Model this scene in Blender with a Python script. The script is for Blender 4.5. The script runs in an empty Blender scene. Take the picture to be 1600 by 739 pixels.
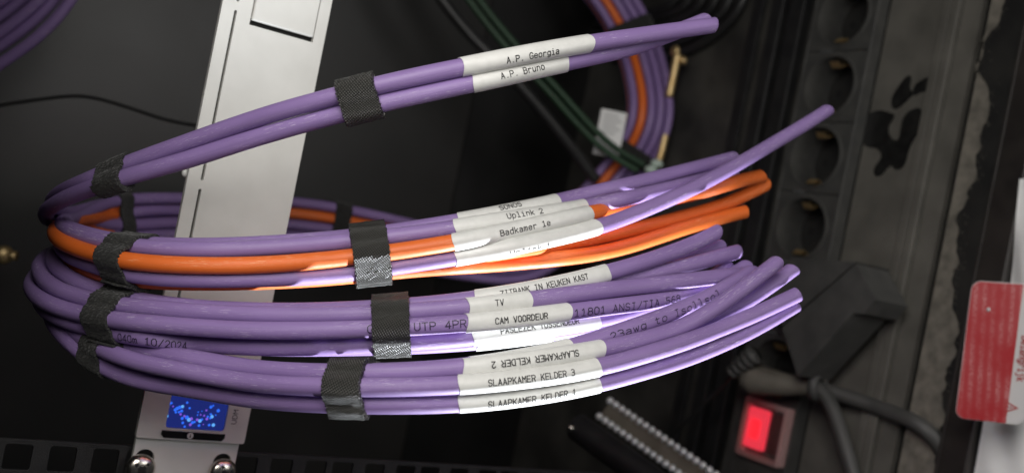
import bpy, bmesh, math, random
import numpy as np
from mathutils import Vector, Matrix

random.seed(7); rng = np.random.default_rng(7)
SC = bpy.context.scene
COL = SC.collection

# ------------------------------------------------------------------ camera, world, lamps, exposure
# world axes = cabinet axes: X across the rack, Y into the cabinet, Z up; the phone looks down into it, rolled
FPX = 1716.0
A_R, B_C, B_S = 0.196, 0.834, 0.5519
A_U = math.sqrt(1 - A_R * A_R)
RIGHT = np.array([A_R, -B_S * A_U, -B_C * A_U])
UP = np.array([A_U, B_S * A_R, B_C * A_R])
BACK = np.cross(RIGHT, UP)
CAM = np.array([0.0, 0.0, 0.545])

def C(x, y, d):                                  # camera-relative metres -> world
    return CAM + RIGHT * x + UP * y - BACK * d

def W(u, v, d):                                  # photo position and distance -> world
    return C((u - 800) / FPX * d, (369.5 - v) / FPX * d, d)

def UV(p):                                       # world -> photo position
    q = np.asarray(p) - CAM
    d = -(q @ BACK)
    return 800 + (q @ RIGHT) / d * FPX, 369.5 - (q @ UP) / d * FPX, d

cam_data = bpy.data.cameras.new('camera')
cam_data.sensor_width = 36.0
cam_data.lens = 18.0 / (800.0 / FPX)
cam_data.clip_start = 0.01
cam_data.clip_end = 50.0
cam_data.dof.use_dof = True
cam_data.dof.focus_distance = 0.378
cam_data.dof.aperture_fstop = cam_data.lens / 3.6
cam = bpy.data.objects.new('camera', cam_data)
cam.matrix_world = Matrix(((RIGHT[0], UP[0], BACK[0], CAM[0]), (RIGHT[1], UP[1], BACK[1], CAM[1]),
                           (RIGHT[2], UP[2], BACK[2], CAM[2]), (0, 0, 0, 1)))
COL.objects.link(cam)
SC.camera = cam

world = bpy.data.worlds.new('World'); SC.world = world; world.use_nodes = True
world.node_tree.nodes['Background'].inputs[0].default_value = (0.9, 0.95, 1.0, 1)
world.node_tree.nodes['Background'].inputs[1].default_value = 0.03

def area(name, loc, target, size, power, color, size_y=None):
    l = bpy.data.lights.new(name, 'AREA'); l.energy = power; l.color = color; l.size = size
    if size_y: l.shape = 'RECTANGLE'; l.size_y = size_y
    o = bpy.data.objects.new(name, l); COL.objects.link(o)
    o.location = loc
    o.rotation_euler = Vector(np.asarray(target) - np.asarray(loc)).to_track_quat('-Z', 'Y').to_euler()
    return o
area('room_light', C(-0.02, 0.21, 0.02), C(-0.02, -0.02, 0.40), 0.28, 1.9, (1.0, 0.97, 0.93))
area('front_fill', C(.60, .10, .0), C(.16, 0., .52), .35, 1.25, (1.0, 0.98, 0.95))  # added fill, lifts the card, sheets and floor at the cabinet front
# hard light from the open side of the cabinet: grazes the undersides of the hanging ends
spl = bpy.data.lights.new('side_lamp', 'SPOT'); spl.energy = 40; spl.color = (0.90, 0.94, 1.0); spl.shadow_soft_size = .012
spl.spot_size = math.radians(43); spl.spot_blend = .35
spo = bpy.data.objects.new('side_lamp', spl); COL.objects.link(spo)
sp_from, sp_to = C(.15, -.42, .480), C(.064, -.012, .388)
zz_ = sp_from - sp_to; zz_ /= np.linalg.norm(zz_)
xx_ = RIGHT - zz_ * (RIGHT @ zz_); xx_ /= np.linalg.norm(xx_); yy_ = np.cross(zz_, xx_)
spo.matrix_world = Matrix([[xx_[k], yy_[k] * .52, zz_[k], sp_from[k]] for k in range(3)] + [[0, 0, 0, 1]])

SC.view_settings.view_transform = 'Standard'
SC.view_settings.look = 'None'
SC.view_settings.exposure = 0.0
SC.view_settings.gamma = 1.0
SC.render.engine = 'CYCLES'
SC.cycles.max_bounces = 8
SC.cycles.use_denoising = True

# ------------------------------------------------------------------ helpers
def mk(name, verts, faces, mat, parent=None, smooth=False, uvs=None, **props):
    v = np.asarray(verts, float)
    org = (v.min(0) + v.max(0)) / 2
    me = bpy.data.meshes.new(name)
    me.from_pydata((v - org).tolist(), [], faces)
    if uvs is not None:
        ul = me.uv_layers.new(name='UVMap')
        uv = np.asarray(uvs, float)
        idx = np.empty(len(me.loops), int); me.loops.foreach_get('vertex_index', idx)
        if len(uv) == len(v): ul.data.foreach_set('uv', uv[idx].ravel())
        else: ul.data.foreach_set('uv', uv.ravel())
    if smooth: me.polygons.foreach_set('use_smooth', [True] * len(me.polygons))
    me.update()
    o = bpy.data.objects.new(name, me); COL.objects.link(o)
    me.materials.append(mat)
    place(o, org, parent)
    for k, x in props.items(): o[k] = x
    return o

def place(o, org, parent):
    o['_org'] = [float(c) for c in org]
    if parent is not None:
        o.parent = parent
        o.location = np.asarray(org) - np.asarray(parent['_org'])
    else:
        o.location = org

def empty(name, org, **props):
    o = bpy.data.objects.new(name, None); COL.objects.link(o); o.empty_display_size = 0.01
    place(o, org, None)
    for k, x in props.items(): o[k] = x
    return o

def bevel(o, w, seg=2, angle=40):
    m = o.modifiers.new('bevel', 'BEVEL'); m.width = w; m.segments = seg
    m.limit_method = 'ANGLE'; m.angle_limit = math.radians(angle)
    return o

def bm_fix(o):
    bm = bmesh.new(); bm.from_mesh(o.data); bmesh.ops.recalc_face_normals(bm, faces=bm.faces[:]); bm.to_mesh(o.data); bm.free()
    m = o.modifiers.new('edge', 'EDGE_SPLIT'); m.split_angle = math.radians(50)

EX, EY, EZ = np.eye(3)

def box(org, ax, lo, hi):
    """box in a local frame: org + ax[0]*x + ax[1]*y + ax[2]*z"""
    v = []
    for k in (lo[2], hi[2]):
        for (x, y) in ((lo[0], lo[1]), (hi[0], lo[1]), (hi[0], hi[1]), (lo[0], hi[1])):
            v.append(org + ax[0] * x + ax[1] * y + ax[2] * k)
    f = [(3, 2, 1, 0), (4, 5, 6, 7), (0, 1, 5, 4), (1, 2, 6, 5), (2, 3, 7, 6), (3, 0, 4, 7)]
    if np.dot(np.cross(ax[0], ax[1]), ax[2]) < 0: f = [q[::-1] for q in f]
    return v, f

def mkbox(name, org, ax, lo, hi, mat, parent=None, bev=0.0, **p):
    v, f = box(org, ax, lo, hi)
    o = mk(name, v, f, mat, parent, **p)
    if bev: bevel(o, bev)
    return o

def round_rect(x0, y0, x1, y1, r, n=5):
    pts = []
    for cx, cy, a0 in ((x1 - r, y1 - r, 0), (x0 + r, y1 - r, 90), (x0 + r, y0 + r, 180), (x1 - r, y0 + r, 270)):
        for k in range(n + 1):
            a = math.radians(a0 + 90 * k / n); pts.append((cx + r * math.cos(a), cy + r * math.sin(a)))
    return pts

def plate(name, org, ax, outer, holes, z0, z1, mat, parent=None, bev=0.0, **p):
    """flat plate with real holes in the plane of ax[0], ax[1], between heights z0 and z1 along ax[2]"""
    bm = bmesh.new(); edges = []
    for loop in [outer] + holes:
        vs = [bm.verts.new((x, y, 0)) for x, y in loop]
        for i in range(len(vs)): edges.append(bm.edges.new((vs[i], vs[(i + 1) % len(vs)])))
    bmesh.ops.triangle_fill(bm, use_beauty=True, use_dissolve=False, edges=edges, normal=(0, 0, 1))
    g = bmesh.ops.extrude_face_region(bm, geom=bm.faces[:])
    for e in g['geom']:
        if isinstance(e, bmesh.types.BMVert): e.co.z = 1
    bmesh.ops.recalc_face_normals(bm, faces=bm.faces[:])
    bm.verts.index_update()
    vv = [org + ax[0] * v.co.x + ax[1] * v.co.y + ax[2] * (z0 if v.co.z < .5 else z1) for v in bm.verts]
    ff = [tuple(v.index for v in f.verts) for f in bm.faces]
    if np.dot(np.cross(ax[0], ax[1]), ax[2]) < 0: ff = [q[::-1] for q in ff]
    bm.free()
    o = mk(name, vv, ff, mat, parent, **p)
    if bev: bevel(o, bev)
    return o

def catmull(P, step):
    P = np.asarray(P, float)
    P = np.vstack([2 * P[0] - P[1], P, 2 * P[-1] - P[-2]])
    out = []
    for i in range(1, len(P) - 2):
        p0, p1, p2, p3 = P[i - 1:i + 3]
        t0 = 0; t1 = t0 + np.linalg.norm(p1 - p0) ** .5; t2 = t1 + np.linalg.norm(p2 - p1) ** .5; t3 = t2 + np.linalg.norm(p3 - p2) ** .5
        t = np.linspace(t1, t2, 24, endpoint=False)[:, None]
        a1 = (t1 - t) / (t1 - t0) * p0 + (t - t0) / (t1 - t0) * p1
        a2 = (t2 - t) / (t2 - t1) * p1 + (t - t1) / (t2 - t1) * p2
        a3 = (t3 - t) / (t3 - t2) * p2 + (t - t2) / (t3 - t2) * p3
        b1 = (t2 - t) / (t2 - t0) * a1 + (t - t0) / (t2 - t0) * a2
        b2 = (t3 - t) / (t3 - t1) * a2 + (t - t1) / (t3 - t1) * a3
        out.append((t2 - t) / (t2 - t1) * b1 + (t - t1) / (t2 - t1) * b2)
    out.append(P[-2][None])
    return resample(np.vstack(out), step)

def resample(Q, step):
    L = np.r_[0, np.cumsum(np.linalg.norm(np.diff(Q, axis=0), axis=1))]
    s = np.linspace(0, L[-1], max(3, int(L[-1] / step) + 1))
    return np.stack([np.interp(s, L, Q[:, k]) for k in range(3)], 1)

def gsmooth(Q, sig):
    n = int(3 * sig) + 1
    k = np.exp(-.5 * (np.arange(-n, n + 1) / sig) ** 2); k /= k.sum()
    Q = np.asarray(Q, float); one = Q.ndim == 1
    if one: Q = Q[:, None]
    pad = np.vstack([2 * Q[0] - Q[n:0:-1], Q, 2 * Q[-1] - Q[-2:-n - 2:-1]]) if len(Q) > n + 2 else None
    if pad is None: return Q[:, 0] if one else Q
    R = np.stack([np.convolve(pad[:, j], k, 'valid') for j in range(Q.shape[1])], 1)
    return R[:, 0] if one else R

def frames(P):
    T = np.gradient(P, axis=0); T /= np.linalg.norm(T, axis=1)[:, None]
    n = CAM - P[0]; n -= T[0] * (n @ T[0]); n /= np.linalg.norm(n)
    N = [n]
    for i in range(1, len(P)):
        n = N[-1] - T[i] * (N[-1] @ T[i]); N.append(n / np.linalg.norm(n))
    N = np.array(N)
    return T, N, np.cross(T, N)

def tube(P, r, seg=18, rounded=(True, True), wob=0.012, lay=0.055):
    """swept round jacket with slightly uneven skin; returns verts, faces, uvs (metres along, turn)"""
    n = len(P); T, N, B = frames(P)
    s = np.r_[0, np.cumsum(np.linalg.norm(np.diff(P, axis=0), axis=1))]
    ph = np.linspace(0, 2 * np.pi, seg, endpoint=False)
    r0 = random.random() * 9
    V = []; U = []
    rows = []
    cut = random.uniform(0, 6.28)
    if rounded[0]: rows += [(0, -.0004, .86), (0, -.00025, .96)]
    rows += [(i, 0, 1) for i in range(n)]
    if rounded[1]: rows += [(n - 1, .00025, .96), (n - 1, .0004, .86)]
    for (i, off, k) in rows:
        w = 1 + wob * np.sin(2 * ph + s[i] * 2 * np.pi / lay + r0) * .6 + wob * .5 * np.sin(3 * ph - s[i] * 150 + r0)
        rr = r * k * w
        obl = (.0011 * np.cos(ph + cut) if i == 0 else 0 * ph)[:, None]
        V.append(P[i] + T[i] * (off + obl) + np.cos(ph)[:, None] * N[i] * rr[:, None] + np.sin(ph)[:, None] * B[i] * rr[:, None])
        U.append(np.stack([np.full(seg, s[i] + off), ph / (2 * np.pi)], 1))
    m = len(rows); V = np.vstack(V); U = np.vstack(U)
    F = []; LU = []
    for i in range(m - 1):
        for j in range(seg):
            k = (j + 1) % seg
            F.append((i * seg + j, i * seg + k, (i + 1) * seg + k, (i + 1) * seg + j))
    F.append(tuple(range(seg))[::-1]); F.append(tuple((m - 1) * seg + j for j in range(seg)))
    return V, F, U

# ------------------------------------------------------------------ materials
def mat(name, base, rough=.5, metal=0., spec=.5, **k):
    m = bpy.data.materials.new(name); m.use_nodes = True
    b = m.node_tree.nodes['Principled BSDF']
    b.inputs['Base Color'].default_value = (*base, 1)
    b.inputs['Roughness'].default_value = rough
    b.inputs['Metallic'].default_value = metal
    b.inputs['Specular IOR Level'].default_value = spec
    for a, v in k.items(): b.inputs[a].default_value = v
    return m

def nodes(m):
    nt = m.node_tree
    return nt, nt.nodes, nt.links, nt.nodes['Principled BSDF']

def nd(nt, kind, **vals):
    n = nt.nodes.new(kind)
    for k, v in vals.items():
        if hasattr(n, k) and k not in n.inputs: setattr(n, k, v)
        else: n.inputs[k].default_value = v
    return n

def ramp(nt, stops):
    n = nt.nodes.new('ShaderNodeValToRGB'); e = n.color_ramp.elements
    while len(e) < len(stops): e.new(.5)
    for x, (p, c) in zip(e, stops): x.position = p; x.color = (*c, 1) if len(c) == 3 else c
    return n

def mottled(name, c0, c1, scale, rough=(.4, .6), bump=.0, bscale=None, metal=0., spec=.5, coord='Object', detail=4., lo=.35, hi=.65, bdist=.0005):
    m = mat(name, c0, rough[0], metal, spec); nt, N, L, b = nodes(m)
    tc = N.new('ShaderNodeTexCoord')
    n = nd(nt, 'ShaderNodeTexNoise', Scale=scale, Detail=detail); L.new(tc.outputs[coord], n.inputs['Vector'])
    r = ramp(nt, [(lo, c0), (hi, c1)]); L.new(n.outputs['Fac'], r.inputs[0]); L.new(r.outputs[0], b.inputs['Base Color'])
    mr = nd(nt, 'ShaderNodeMapRange'); mr.inputs['To Min'].default_value = rough[0]; mr.inputs['To Max'].default_value = rough[1]
    L.new(n.outputs['Fac'], mr.inputs['Value']); L.new(mr.outputs[0], b.inputs['Roughness'])
    if bump:
        n2 = nd(nt, 'ShaderNodeTexNoise', Scale=bscale or scale * 4, Detail=3.); L.new(tc.outputs[coord], n2.inputs['Vector'])
        bp = nd(nt, 'ShaderNodeBump', Strength=bump, Distance=bdist); L.new(n2.outputs['Fac'], bp.inputs['Height']); L.new(bp.outputs[0], b.inputs['Normal'])
    return m

def cable_mat(name, base, dark, scuff, rough=.47):
    """PVC jacket: slight colour drift, dull rubbed patches and pale scratches, all along the cable's own length"""
    m = mat(name, base, rough); nt, N, L, b = nodes(m)
    uv = N.new('ShaderNodeUVMap'); oi = N.new('ShaderNodeObjectInfo')
    add = nd(nt, 'ShaderNodeVectorMath', operation='ADD'); L.new(uv.outputs[0], add.inputs[0])
    sc = nd(nt, 'ShaderNodeVectorMath', operation='SCALE'); sc.inputs['Scale'].default_value = 7.3
    cx = N.new('ShaderNodeCombineXYZ'); L.new(oi.outputs['Random'], cx.inputs[0]); L.new(oi.outputs['Random'], cx.inputs[2])
    L.new(cx.outputs[0], sc.inputs[0]); L.new(sc.outputs[0], add.inputs[1])
    def noise(sx, sy, detail=3., rot=0.):
        mp = nd(nt, 'ShaderNodeMapping'); mp.inputs['Scale'].default_value = (sx, sy, 1); mp.inputs['Rotation'].default_value = (0, 0, rot)
        L.new(add.outputs[0], mp.inputs['Vector'])
        n = nd(nt, 'ShaderNodeTexNoise', Scale=1., Detail=detail); L.new(mp.outputs[0], n.inputs['Vector']); return n
    drift = noise(35, 2.0)
    r1 = ramp(nt, [(.3, dark), (.7, base)]); L.new(drift.outputs['Fac'], r1.inputs[0])
    # long fine scratches, gated by patches
    scr = noise(260, 95, 4., .35); patch = noise(28, 2.2, 3.)
    rs = ramp(nt, [(.61, (0, 0, 0)), (.68, (1, 1, 1))]); L.new(scr.outputs['Fac'], rs.inputs[0])
    rp = ramp(nt, [(.46, (0, 0, 0)), (.62, (1, 1, 1))]); L.new(patch.outputs['Fac'], rp.inputs[0])
    mul = nd(nt, 'ShaderNodeMath', operation='MULTIPLY'); L.new(rs.outputs[0], mul.inputs[0]); L.new(rp.outputs[0], mul.inputs[1])
    mul2 = nd(nt, 'ShaderNodeMath', operation='MULTIPLY'); L.new(mul.outputs[0], mul2.inputs[0]); mul2.inputs[1].default_value = .75
    mx = nd(nt, 'ShaderNodeMix', data_type='RGBA'); L.new(mul2.outputs[0], mx.inputs[0])
    L.new(r1.outputs[0], mx.inputs[6]); mx.inputs[7].default_value = (*scuff, 1)
    L.new(mx.outputs[2], b.inputs['Base Color'])
    mr = nd(nt, 'ShaderNodeMapRange'); mr.inputs['To Min'].default_value = rough - .09; mr.inputs['To Max'].default_value = rough + .16
    L.new(patch.outputs['Fac'], mr.inputs['Value']); L.new(mr.outputs[0], b.inputs['Roughness'])
    fine = noise(420, 14, 3.)
    a2 = nd(nt, 'ShaderNodeMath', operation='ADD'); L.new(fine.outputs['Fac'], a2.inputs[0]); L.new(mul.outputs[0], a2.inputs[1])
    bp = nd(nt, 'ShaderNodeBump', Strength=.32, Distance=.00018); L.new(a2.outputs[0], bp.inputs['Height']); L.new(bp.outputs[0], b.inputs['Normal'])
    return m

M = {}
M['purple'] = cable_mat('purple_jacket', (.272, .180, .405), (.228, .148, .345), (.74, .66, .80))
M['orange'] = cable_mat('orange_jacket', (.80, .165, .025), (.70, .135, .020), (.95, .55, .30))
M['green'] = cable_mat('green_jacket', (.022, .060, .028), (.015, .04, .02), (.1, .18, .1))
M['black_cable'] = cable_mat('black_jacket', (.022, .022, .022), (.014, .014, .014), (.08, .08, .08), .36)
M['ink'] = mat('black_ink', (.012, .011, .012), .55)
M['jacket_ink'] = mat('jacket_ink', (.015, .008, .028), .5)
M['paper'] = mottled('label_tape', (.63, .63, .605), (.68, .68, .655), 300, (.32, .45), .12, 900, bdist=.0001)
M['device'] = mottled('painted_aluminium', (.60, .595, .56), (.65, .645, .61), 60, (.42, .55), .10, 2600, bdist=.00006)
M['slot_dark'] = mat('slot_black', (.006, .006, .006), .7)
M['black_gloss'] = mat('black_gloss', (.008, .008, .009), .18)
M['steel'] = mottled('nickel_steel', (.62, .58, .52), (.72, .69, .62), 400, (.16, .32), metal=1.)
M['rail'] = mottled('black_rail_paint', (.013, .013, .014), (.020, .020, .020), 90, (.42, .55), .25, 1500)
M['cabinet'] = mottled('black_panel_paint', (.005, .005, .005), (.008, .0078, .0075), 25, (.35, .45), .12, 900, bdist=.0002)
M['brass'] = mottled('brass', (.62, .43, .20), (.72, .54, .28), 200, (.40, .55), metal=.85)
M['socket'] = mottled('socket_plastic', (.058, .058, .056), (.080, .079, .074), 80, (.25, .40), .08, 900)
M['plug'] = mottled('plug_rubber', (.060, .060, .058), (.085, .084, .080), 70, (.45, .6), .2, 900)
M['dusty'] = mottled('dusty_black_metal', (.090, .086, .075), (.150, .142, .124), 38, (.50, .68), .2, 900, lo=.3, hi=.7)
M['dust'] = mottled('grey_dust', (.13, .12, .10), (.23, .21, .175), 130, (.75, .9), .5, 1100, detail=7., bdist=.0008)
M['rear'] = mottled('scuffed_black_floor', (.030, .029, .027), (.075, .072, .064), 22, (.42, .6), .2, 700, detail=6., lo=.38, hi=.68)
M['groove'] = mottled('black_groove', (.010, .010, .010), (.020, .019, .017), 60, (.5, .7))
M['stain'] = mottled('black_residue', (.006, .006, .006), (.012, .012, .011), 150, (.35, .6), .3, 700)
M['boot'] = mottled('grey_boot_rubber', (.13, .118, .095), (.19, .175, .145), 60, (.6, .75))
M['bead'] = mat('side_lit_white', (.72, .74, .74), .3, .3)  # white base stands in for side light on the metal beads
M['mint'] = mat('pale_mint_plastic', (.55, .66, .58), .35)
M['white_sheet'] = mottled('white_paper_sheet', (.78, .78, .77), (.86, .86, .85), 30, (.5, .65), .2, 120)
M['beige'] = mottled('beige_card', (.42, .37, .28), (.55, .50, .40), 50, (.6, .7))
M['brown'] = mottled('brown_black_laminate', (.020, .017, .016), (.032, .027, .024), 60, (.35, .5), .15, 900)

def velcro_mat(name, hook):
    m = mat(name, (.014, .014, .013), .45, spec=.5); nt, N, L, b = nodes(m)
    uv = N.new('ShaderNodeUVMap')
    mp = nd(nt, 'ShaderNodeMapping'); mp.inputs['Scale'].default_value = (1750, 1400, 1) if hook else (1300, 700, 1)
    if hook: mp.inputs['Rotation'].default_value = (0, 0, .5)
    L.new(uv.outputs[0], mp.inputs['Vector'])
    vo = nd(nt, 'ShaderNodeTexVoronoi', Scale=1., Randomness=.06 if hook else .9); L.new(mp.outputs[0], vo.inputs['Vector'])
    no = nd(nt, 'ShaderNodeTexNoise', Scale=900., Detail=4.); L.new(uv.outputs[0], no.inputs['Vector'])
    r = ramp(nt, [(.05, (.10, .098, .088) if hook else (.040, .041, .036)), (.50, (.012, .012, .011))])
    L.new(vo.outputs['Distance'], r.inputs[0]); L.new(r.outputs[0], b.inputs['Base Color'])
    inv = nd(nt, 'ShaderNodeMath', operation='SUBTRACT'); inv.inputs[0].default_value = 1.; L.new(vo.outputs['Distance'], inv.inputs[1])
    nm = nd(nt, 'ShaderNodeMath', operation='MULTIPLY'); L.new(no.outputs['Fac'], nm.inputs[0]); nm.inputs[1].default_value = .25 if hook else 1.
    ad = nd(nt, 'ShaderNodeMath', operation='ADD'); L.new(inv.outputs[0], ad.inputs[0]); L.new(nm.outputs[0], ad.inputs[1])
    bp = nd(nt, 'ShaderNodeBump', Strength=1. if hook else .8, Distance=.0006); L.new(ad.outputs[0], bp.inputs['Height']); L.new(bp.outputs[0], b.inputs['Normal'])
    b.inputs['Roughness'].default_value = .34 if hook else .8
    if not hook: b.inputs['Sheen Weight'].default_value = .15
    return m
M['hook'] = velcro_mat('hook_tape', True)
M['loop'] = velcro_mat('loop_tape', False)

def emit(name, col, strength, base=(.01, .01, .02)):
    m = mat(name, base, .2)
    b = m.node_tree.nodes['Principled BSDF']
    b.inputs['Emission Color'].default_value = (*col, 1); b.inputs['Emission Strength'].default_value = strength
    return m
M['screen'] = emit('screen_blue', (.014, .028, .22), .7)
M['dot_blue'] = emit('screen_dot_blue', (.03, .16, 1.), .95)
M['dot_cyan'] = emit('screen_dot_cyan', (.12, .42, 1.), 1.0)
M['dot_violet'] = emit('screen_dot_violet', (.28, .12, .9), .8)
M['red_glow'] = emit('rocker_red', (1., .05, .09), .75, (.5, .02, .03))
M['red_core'] = emit('neon_red', (1., .015, .03), 1.3, (.5, .01, .02))
clear = mat('glow_tinted_plastic', (.95, .66, .64), .10); clear.node_tree.nodes['Principled BSDF'].inputs['Transmission Weight'].default_value = .55  # pink base puts the glow of the switch into the clear frame
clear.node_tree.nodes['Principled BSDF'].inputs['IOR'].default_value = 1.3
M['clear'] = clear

# ------------------------------------------------------------------ stroke lettering
G = {
 'A': ['0,0 2,6 4,0', '.8,2 3.2,2'], 'B': ['0,0 0,6 2.6,6 3.6,5.4 3.6,3.8 2.6,3.2 0,3.2', '2.6,3.2 4,2.4 4,.8 3,0 0,0'],
 'C': ['4,4.8 3,6 1.2,6 0,4.6 0,1.4 1.2,0 3,0 4,1.2'], 'D': ['0,0 0,6 2.2,6 4,4.4 4,1.6 2.2,0 0,0'], 'E': ['4,6 0,6 0,0 4,0', '0,3.1 3.2,3.1'],
 'G': ['4,4.9 3,6 1.2,6 0,4.6 0,1.4 1.2,0 3,0 4,1 4,2.8 2.3,2.8'], 'I': ['.8,6 3.2,6', '2,6 2,0', '.8,0 3.2,0'], 'K': ['0,0 0,6', '4,6 .2,2.6', '1.3,3.6 4,0'],
 'L': ['0,6 0,0 3.9,0'], 'M': ['0,0 0,6 2,3 4,6 4,0'], 'N': ['0,0 0,6 4,0 4,6'], 'O': ['1.2,6 2.8,6 4,4.6 4,1.4 2.8,0 1.2,0 0,1.4 0,4.6 1.2,6'],
 'P': ['0,0 0,6 2.7,6 4,5.2 4,3.6 2.7,2.7 0,2.7'], 'R': ['0,0 0,6 2.7,6 4,5.2 4,3.7 2.7,2.9 0,2.9', '2.2,2.9 4,0'],
 'S': ['3.9,5 2.9,6 1.1,6 .1,5 .1,4 1,3.2 3,2.8 3.9,2 3.9,1 2.9,0 1.1,0 .1,1'], 'T': ['0,6 4,6', '2,6 2,0'], 'U': ['0,6 0,1.4 1.2,0 2.8,0 4,1.4 4,6'],
 'V': ['0,6 2,0 4,6'], 'Z': ['0,6 4,6 0,0 4,0'], 'X': ['0,6 4,0', '4,6 0,0'],
 'a': ['.4,3.8 1.2,4.2 2.8,4.2 3.7,3.4 3.7,0', '3.7,2.4 1.2,2.4 .2,1.6 .2,.8 1,0 2.4,0 3.7,1'], 'b': ['.2,6.4 .2,0', '.2,3.2 1.4,4.2 2.8,4.2 3.8,3.2 3.8,1 2.8,0 1.4,0 .2,1'],
 'd': ['3.8,6.4 3.8,0', '3.8,3.2 2.6,4.2 1.2,4.2 .2,3.2 .2,1 1.2,0 2.6,0 3.8,1'], 'e': ['.3,2.2 3.8,2.2 3.7,3.3 2.7,4.2 1.3,4.2 .2,3.2 .2,1 1.3,0 2.8,0 3.7,.7'],
 'g': ['3.8,4.2 3.8,-.8 2.8,-1.7 1.2,-1.7 .4,-1.2', '3.8,3.2 2.6,4.2 1.2,4.2 .2,3.2 .2,1.2 1.2,.3 2.6,.3 3.8,1.2'], 'i': ['.8,4.2 2,4.2 2,0', '.6,0 3.6,0', '1.9,6 2.1,6'],
 'j': ['1,4.2 2.6,4.2 2.6,-.8 1.8,-1.7 .6,-1.7', '2.5,6 2.7,6'],
 'k': ['.3,6.4 .3,0', '3.6,4.2 .4,1.7', '1.4,2.4 3.8,0'], 'l': ['.8,6.4 2,6.4 2,0', '.6,0 3.6,0'], 'm': ['.1,0 .1,4.2', '.1,3.4 1,4.2 1.8,3.6 2,0', '2,3.4 3,4.2 3.8,3.6 3.9,0'],
 'n': ['.3,0 .3,4.2', '.3,3 1.5,4.2 2.8,4.2 3.7,3.2 3.7,0'], 'o': ['1.2,4.2 2.8,4.2 3.8,3.2 3.8,1 2.8,0 1.2,0 .2,1 .2,3.2 1.2,4.2'],
 'p': ['.2,4.2 .2,-1.8', '.2,3.2 1.4,4.2 2.8,4.2 3.8,3.2 3.8,1 2.8,0 1.4,0 .2,1'], 'r': ['.6,0 .6,4.2', '.6,2.8 1.8,4.1 3,4.2 3.7,3.6'],
 's': ['3.6,3.6 2.8,4.2 1.2,4.2 .4,3.4 .8,2.5 3.2,1.8 3.7,.9 2.9,0 1.1,0 .3,.7'], 't': ['1.4,5.6 1.4,1 2.2,0 3.6,.2', '.2,4.2 3.4,4.2'], 'u': ['.3,4.2 .3,1 1.3,0 2.4,0 3.7,1.2', '3.7,4.2 3.7,0'],
 'w': ['0,4.2 1,0 2,3.4 3,0 4,4.2'],
 '0': ['1.2,6 2.8,6 4,4.6 4,1.4 2.8,0 1.2,0 0,1.4 0,4.6 1.2,6'], '1': ['.7,4.9 2.1,6 2.1,0', '.6,0 3.6,0'], '2': ['.2,4.8 1.2,6 2.8,6 3.8,5 3.8,3.8 .1,.1 4,0'],
 '3': ['.2,5.6 1.2,6 2.8,6 3.8,5.2 3.8,4 2.7,3.2 1.4,3.2', '2.7,3.2 4,2.4 4,.9 2.8,0 1.1,0 .1,.5'], '4': ['3,0 3,6 0,1.7 4,1.7'], '5': ['3.8,6 .5,6 .3,3.4 2.6,3.6 3.9,2.6 3.9,1 2.8,0 1,0 .1,.7'],
 '6': ['3.6,5.5 2.6,6 1.2,5.6 .1,3.6 .1,1.2 1.1,0 2.9,0 3.9,1.2 3.9,2.4 2.9,3.4 1.1,3.4 .1,2'], '8': ['1.2,3.2 .3,4 .3,5.2 1.2,6 2.8,6 3.7,5.2 3.7,4 2.8,3.2 1.2,3.2 0,2.3 0,.9 1.1,0 2.9,0 4,.9 4,2.3 2.8,3.2'],
 '.': ['1.8,.2 2.2,.2'], '/': ['.2,-.4 3.8,6.2'], '-': ['.6,2.8 3.4,2.8'], ' ': [],
}
GS = {k: [[tuple(float(c) for c in p.split(',')) for p in s.split()] for s in v] for k, v in G.items()}

def text_ribbons(text, adv, cap, pen):
    """quads of a stroke font in text space: x along the line from 0, y up from the baseline (metres)"""
    quads = []
    sx, sy = adv * .70 / 4, cap / 6
    for i, ch in enumerate(text):
        for st in GS[ch]:
            pts = [np.array([i * adv + adv * .15 + x * sx, y * sy]) for x, y in st]
            for a, b in zip(pts, pts[1:]):
                d = b - a; L = np.linalg.norm(d); t = d / L; nrm = np.array([-t[1], t[0]]) * pen / 2
                a2, b2 = a - t * pen * .45, b + t * pen * .45
                k = max(1, int((L + pen) / (cap * .16)))
                for j in range(k):
                    p, q = a2 + (b2 - a2) * j / k, a2 + (b2 - a2) * (j + 1) / k
                    quads.append((p - nrm, q - nrm, q + nrm, p + nrm))
    return quads

def lettering(name, text, mp, adv, cap, pen, mat_, parent, dx=0., dy=0.):
    V = []; F = []
    for q in text_ribbons(text, adv, cap, pen):
        F.append(tuple(range(len(V), len(V) + 4)))
        V += [mp(p[0] + dx, p[1] + dy) for p in q]
    return mk(name, V, F, mat_, parent)

# ------------------------------------------------------------------ the setting: cabinet back panel and floor
ZPDU = W(1298, 130, .69)[2]
P0 = W(1298, 130, .69)                   # a point of the power strip's top, the reference for the floor
FLOOR_Z = ZPDU - .010
FY = lambda s: P0[1] - s                 # s: metres towards the viewer from the strip's middle line
YB = P0[1] + .27                         # the back panel
AX = (EX, EY, EZ)
bk = mkbox('cabinet_back_panel', np.array([0, YB, 0.]), AX, (-1.2, 0, FLOOR_Z - .05), (1.2, .004, 1.4), M['cabinet'], kind='structure')
M['tray'] = mottled('grey_black_paint', (.014, .0135, .0125), (.020, .019, .0175), 18, (.34, .44), .12, 900, bdist=.0002)
ztray = (CAM + (W(722, 250, 1.) - CAM) * ((YB - .012 - CAM[1]) / (W(722, 250, 1.) - CAM)[1]))[2]
mkbox('cabinet_back_sheet', np.array([0, YB - .012, 0.]), AX, (-1.2, 0, ztray), (1.2, .004, 1.4), M['tray'], None, .003, kind='structure')
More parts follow.
